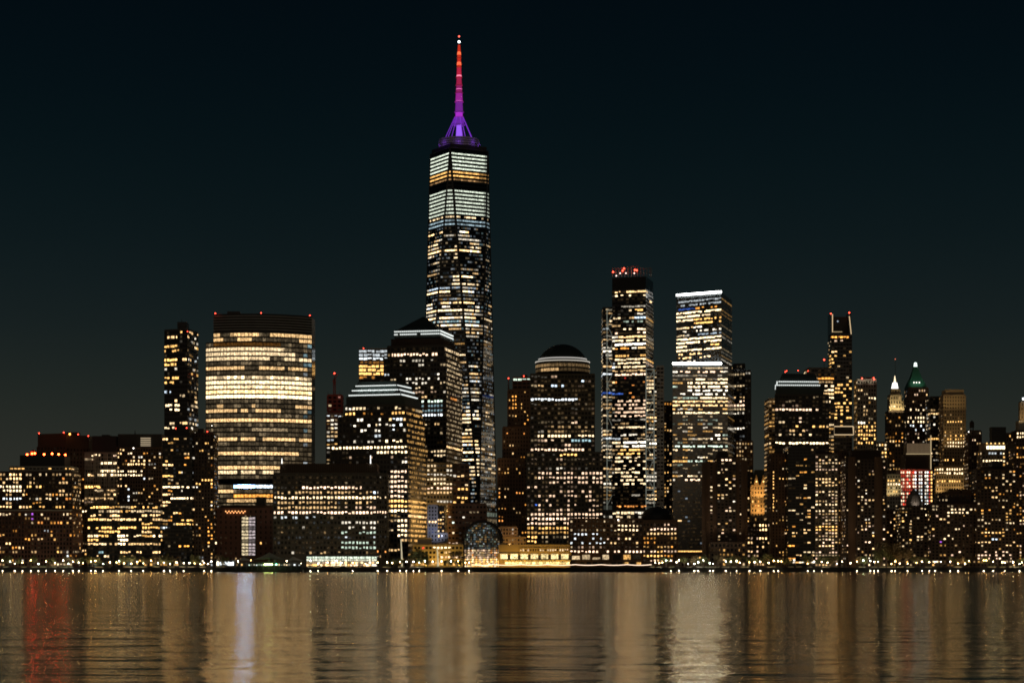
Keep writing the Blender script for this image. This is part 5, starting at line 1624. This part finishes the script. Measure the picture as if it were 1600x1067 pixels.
b.face(P(338.5, 884, 1721.8), P(366.5, 884, 1721.8), P(338.5, 876, 1721.8), P(366.5, 876, 1721.8), 1, 1.9, office(521, 1, ['white', 'cool', 'white'], (1.2, 3), 1, 0), .85, .85, DKSTEEL)
b.finish()

# tall slender lit pylons on the plaza
for px, yt, yb, lab in ((628, 842, 881, 'tall slender curved white lit pylon in front of the stepped tower'), (684.5, 857, 880, 'shorter white lit pylon in front of the gold waterfront building')):
    o = empty('light_pylon', (X(px, 1745), 1745, G))
    tag(o, lab, 'pylon')
    mb = MB()
    for k in range(8):
        f0, f1 = k / 8, (k + 1) / 8
        mb.tube((X(px, 1745) - .8 * f0 * f0, 1745, G + (Z(yt, 1745) - G) * f0), (X(px, 1745) - .8 * f1 * f1, 1745, G + (Z(yt, 1745) - G) * f1), .75 - .35 * f0, .75 - .35 * f1, 8)
    mb.build('shaft', emit('pylon_glow', (1, .88, .55), .5), o)
    mb = MB()
    mb.lathe([(1.4, G), (1.2, G + 1)], (X(px, 1745), 1745), 10)
    mb.build('base', CONC, o)

# festoon of bulbs along the harbour basin
o = empty('festoon_lights', (X(890, 1712), 1712, G))
tag(o, 'long sagging string of warm lights on posts along the basin edge', 'string lights')
fx = [737, 771, 815, 855, 899, 939, 980, 1018]
mb = MB()
for x in fx: mb.tube((X(x, 1712), 1712, G), (X(x, 1712), 1712, Z(881.3, 1712)), .12)
mb.build('post', DKSTEEL, o)
mb = MB()
for a, c in zip(fx[:-1], fx[1:]):
    pts = []
    for k in range(9):
        u = k / 8
        pts.append((X(a + (c - a) * u, 1712), 1712, Z(881.6 + 4 * .55 * 4 * u * (1 - u) / 4 * 1.0 + 1.0 * (4 * u * (1 - u)) * .5, 1712)))
    for p0, p1 in zip(pts[:-1], pts[1:]): mb.tube(p0, p1, .20, n=5)
mb.build('bulb_string', emit('festoon_glow', (1, .74, .52), 2.6), o)

# lamps along the promenade
LAMPS = [4, 16, 23, 35, 48, 60, 72, 86, 99, 107, 114, 123, 130, 142, 149, 161, 172, 182, 186, 194, 205, 214, 224, 236, 247, 256, 266, 276, 287, 296, 304, 313, 319, 325, 330, 372, 392, 448, 470,
         485, 497, 512, 526, 534, 551, 571, 590, 605, 613, 625, 635, 646, 655, 664, 676, 690, 705, 716, 727, 733, 1024, 1030, 1035, 1041, 1048, 1057, 1061, 1075, 1085, 1091, 1099, 1109, 1114, 1134, 1142, 1151,
         1156, 1171, 1179, 1188, 1201, 1209, 1216, 1221, 1262, 1272, 1284, 1293, 1308, 1316, 1329, 1339, 1349, 1360, 1366, 1372, 1393, 1399, 1406, 1418, 1432, 1441, 1452, 1461, 1470, 1485, 1497, 1508, 1514, 1537, 1541, 1552, 1566, 1570,
         1583, 1593, 1597, 1608, -8]
GL = [emit('lamp_globe_warm', (1, .74, .42), 330, True), emit('lamp_globe_white', (1, .88, .68), 380, True), emit('lamp_globe_gold', (1, .58, .20), 280, True), emit('lamp_globe_cool', (.8, 1, .80), 420, True)]
GNAME = ['warm', 'white', 'gold', 'cool']
protos = []
for gi in range(4):
    o = empty('street_lamp', (0, 0, 0))
    pm, hm, gm = MB(), MB(), MB()
    pm.lathe([(.22, 0), (.16, .6), (.09, .9), (.07, 3.6)], (0, 0), 8)
    hm.lathe([(.30, 3.6), (.12, 3.72), (.05, 3.85)], (0, 0), 8)
    gm.ball((0, 0, 3.98 + .15), .30)
    protos.append((o, pm.build('post', DKSTEEL, o), hm.build('lamp_collar', DKSTEEL, o), gm.build('lamp_globe', GL[gi], o)))
used = [False] * 4
LR2 = random.Random(31)
LABS = ['promenade lamp with a warm white globe among its like along the dark seawall', 'promenade lamp with a bright white globe among its like along the dark seawall',
        'promenade lamp with a dull gold globe among its like along the dark seawall', 'promenade lamp with a brilliant greenish globe among its like along the dark seawall']
for px in LAMPS:
    gi = LR2.choices((0, 1, 2, 3), (6, 3, 4, .5))[0]
    if px in (1349, 60, 1109): gi = 3
    src = protos[gi]
    if not used[gi]:
        r = src[0]
        used[gi] = True
    else:
        r = src[0].copy()
        COL.objects.link(r)
        for q in src[1:]:
            c = q.copy()
            COL.objects.link(c)
            c.parent = r
    Yl = LR2.uniform(1704, 1716)
    r.location = (X(px, Yl), Yl, G)
    s_ = LR2.choice((LR2.uniform(.5, .8), LR2.uniform(.75, 1.25)))
    r.scale = (s_, s_, LR2.uniform(.7, 1.45))
    tag(r, LABS[gi], 'street lamp', 'lamps with ' + GNAME[gi] + ' globes along the promenade')

# added glowing balls on posts stand in for lamp reflections at the waterline
fp = empty('waterline_glint', (0, 0, 0))
wm, wg_ = MB(), MB()
wm.tube((0, 0, -1.5), (0, 0, .75), .16, .14, 6)
wm.obox(Vector((0, .3, .55)), Vector((1, 0, 0)), Vector((0, 0, 1)), Vector((0, 1, 0)), .12, .12, .6)
wg_.ball((0, 0, .95), .24)
wp = (wm.build('glint_post', DKSTEEL, fp), wg_.build('glint_ball', emit('waterline_glint_glow', (1, .84, .6), 40, True), fp))
first = True
for px in LAMPS:
    if LR2.random() < .4: continue
    if first:
        r = fp
        first = False
    else:
        r = fp.copy()
        COL.objects.link(r)
        for q in wp:
            c = q.copy()
            COL.objects.link(c)
            c.parent = r
    r.location = (X(px, 1697.6), 1697.6, .05)
    k = LR2.uniform(.45, 1.1)
    r.scale = (k, k, 1)
    tag(r, 'small added glowing ball for a lamp reflection on the water below the dark seawall', 'lamp', 'added lamp reflections along the foot of the seawall')

# promenade railing
mb, mr_ = MB(), MB()
rail = empty('railing', (0, 1701, G))
tag(rail, 'long dark metal railing along the top of the seawall', 'railing')
for z in (.45, .8, 1.1): mr_.box(-420, 420, 1701.0, 1701.06, G + z, G + z + .06)
for k in range(281): mb.box(-420 + 3 * k - .04, -420 + 3 * k + .04, 1700.9, 1700.98, G, G + 1.2)
mr_.build('rail', DKSTEEL, rail)
mb.build('baluster', DKSTEEL, rail)['kind'] = 'stuff'

# trees on the promenade
LEAF = [surf('leaf_dark', (.09, .10, .04)), surf('leaf_brown', (.12, .09, .045))]
BARK = surf('bark', (.06, .045, .035))
TP = []
for v in range(5):
    R_ = random.Random(100 + v)
    tm = MB()
    tm.tube((0, 0, 0), (.1, 0, 2.6), .22, .16, 7)
    cl = []
    for k in range(7):
        a = R_.uniform(0, 6.28)
        e = (math.cos(a) * R_.uniform(1.2, 2.6), math.sin(a) * R_.uniform(1.2, 2.6), R_.uniform(4.0, 7.6))
        tm.tube((.1, 0, R_.uniform(2.0, 2.6)), e, .11, .03, 5)
        cl.append((e, R_.uniform(.9, 1.7)))
        e2 = (e[0] * 1.3 + R_.uniform(-.6, .6), e[1] * 1.3, e[2] + R_.uniform(.2, 1.6))
        tm.tube(e, e2, .04, .015, 4)
        cl.append((e2, R_.uniform(.6, 1.2)))
    cm = MB()
    for (c, r) in cl:
        for k in range(int(110 * r)):
            d = Vector((R_.gauss(0, 1), R_.gauss(0, 1), R_.gauss(0, .8))) * (r * .55)
            p = Vector(c) + d
            a = Vector((R_.uniform(-1, 1), R_.uniform(-1, 1), R_.uniform(-1, 1))).normalized()
            q = a.orthogonal().normalized()
            s_ = R_.uniform(.14, .32)
            cm.quad(p - a * s_, p + q * s_ * .6, p + a * s_, p - q * s_ * .6)
    o = empty('tree', (0, 0, 0))
    TP.append((o, tm.build('trunk', BARK, o), cm.build('crown', LEAF[v % 2], o)))
tu = [False] * 5
TRR = random.Random(55)
spots = [(TRR.uniform(-6, 365), 1718, 1) for _ in range(26)] + [(TRR.uniform(600, 735), 1722, .8) for _ in range(9)] + [(TRR.uniform(1020, 1606), 1720, 1) for _ in range(46)]
spots += [(255, 1716, 1.5), (715, 1738, 1.7), (648, 1735, 1.3), (663, 1738, 1.4), (655, 1742, 1.5), (1386, 1722, 2.2), (1396, 1724, 2.7), (1407, 1724, 2.2), (1415, 1722, 1.6), (1377, 1724, 1.6)]
for px, Yt, s_ in spots:
    v = TRR.randrange(5)
    if not tu[v]:
        r = TP[v][0]
        tu[v] = True
    else:
        r = TP[v][0].copy()
        COL.objects.link(r)
        for q in TP[v][1:]:
            c = q.copy()
            COL.objects.link(c)
            c.parent = r
    Yt += TRR.uniform(-3, 3)
    r.location = (X(px, Yt), Yt, G)
    k = s_ * TRR.uniform(.8, 1.15)
    r.scale = (k * 1.1, k * 1.1, k)
    r.rotation_euler = (0, 0, TRR.uniform(0, 6.28))
    if s_ >= 1.3: tag(r, 'large dark bushy tree standing behind the lamps on the promenade', 'tree', 'large promenade trees')
    else: tag(r, 'small dark thin crowned tree in the row along the promenade', 'tree', 'small promenade trees')

# added hedge planters whose stone fronts catch lamp light as a pale line
HR = random.Random(71)
pp = empty('added_planter', (0, 0, 0))
pm, hm = MB(), MB()
pm.box(-3.4, 3.4, -.6, .6, 0, .62)
pm.box(-3.5, 3.5, -.7, .7, .625, .74)
for k in range(520):
    p = Vector((HR.uniform(-3.2, 3.2), HR.uniform(-.5, .5), HR.uniform(.74, 1.35)))
    a = Vector((HR.uniform(-1, 1), HR.uniform(-1, 1), HR.uniform(-1, 1))).normalized()
    q = a.orthogonal().normalized()
    hm.quad(p - a * .14, p + q * .1, p + a * .14, p - q * .1)
pparts = (pm.build('box', surf('planter_stone', (.42, .38, .31)), pp), hm.build('hedge', surf('hedge_leaf', (.07, .10, .04)), pp))
first = True
for k in range(112):
    px = -4 + k * 14.4 + HR.uniform(-3, 3)
    if 360 < px < 480 or 725 < px < 1010 or HR.random() < .25: continue
    if first:
        r, first = pp, False
    else:
        r = pp.copy()
        COL.objects.link(r)
        for q in pparts:
            c = q.copy()
            COL.objects.link(c)
            c.parent = r
    r.location = (X(px, 1718.5), 1718.5 + HR.uniform(-.8, .8), G)
    r.scale = (HR.uniform(.6, 1.0), 1, HR.uniform(.8, 1.3))
    tag(r, 'low pale stone box with a clipped hedge added to catch lamp light on the promenade', 'added_planter', 'added stone planters on the promenade')
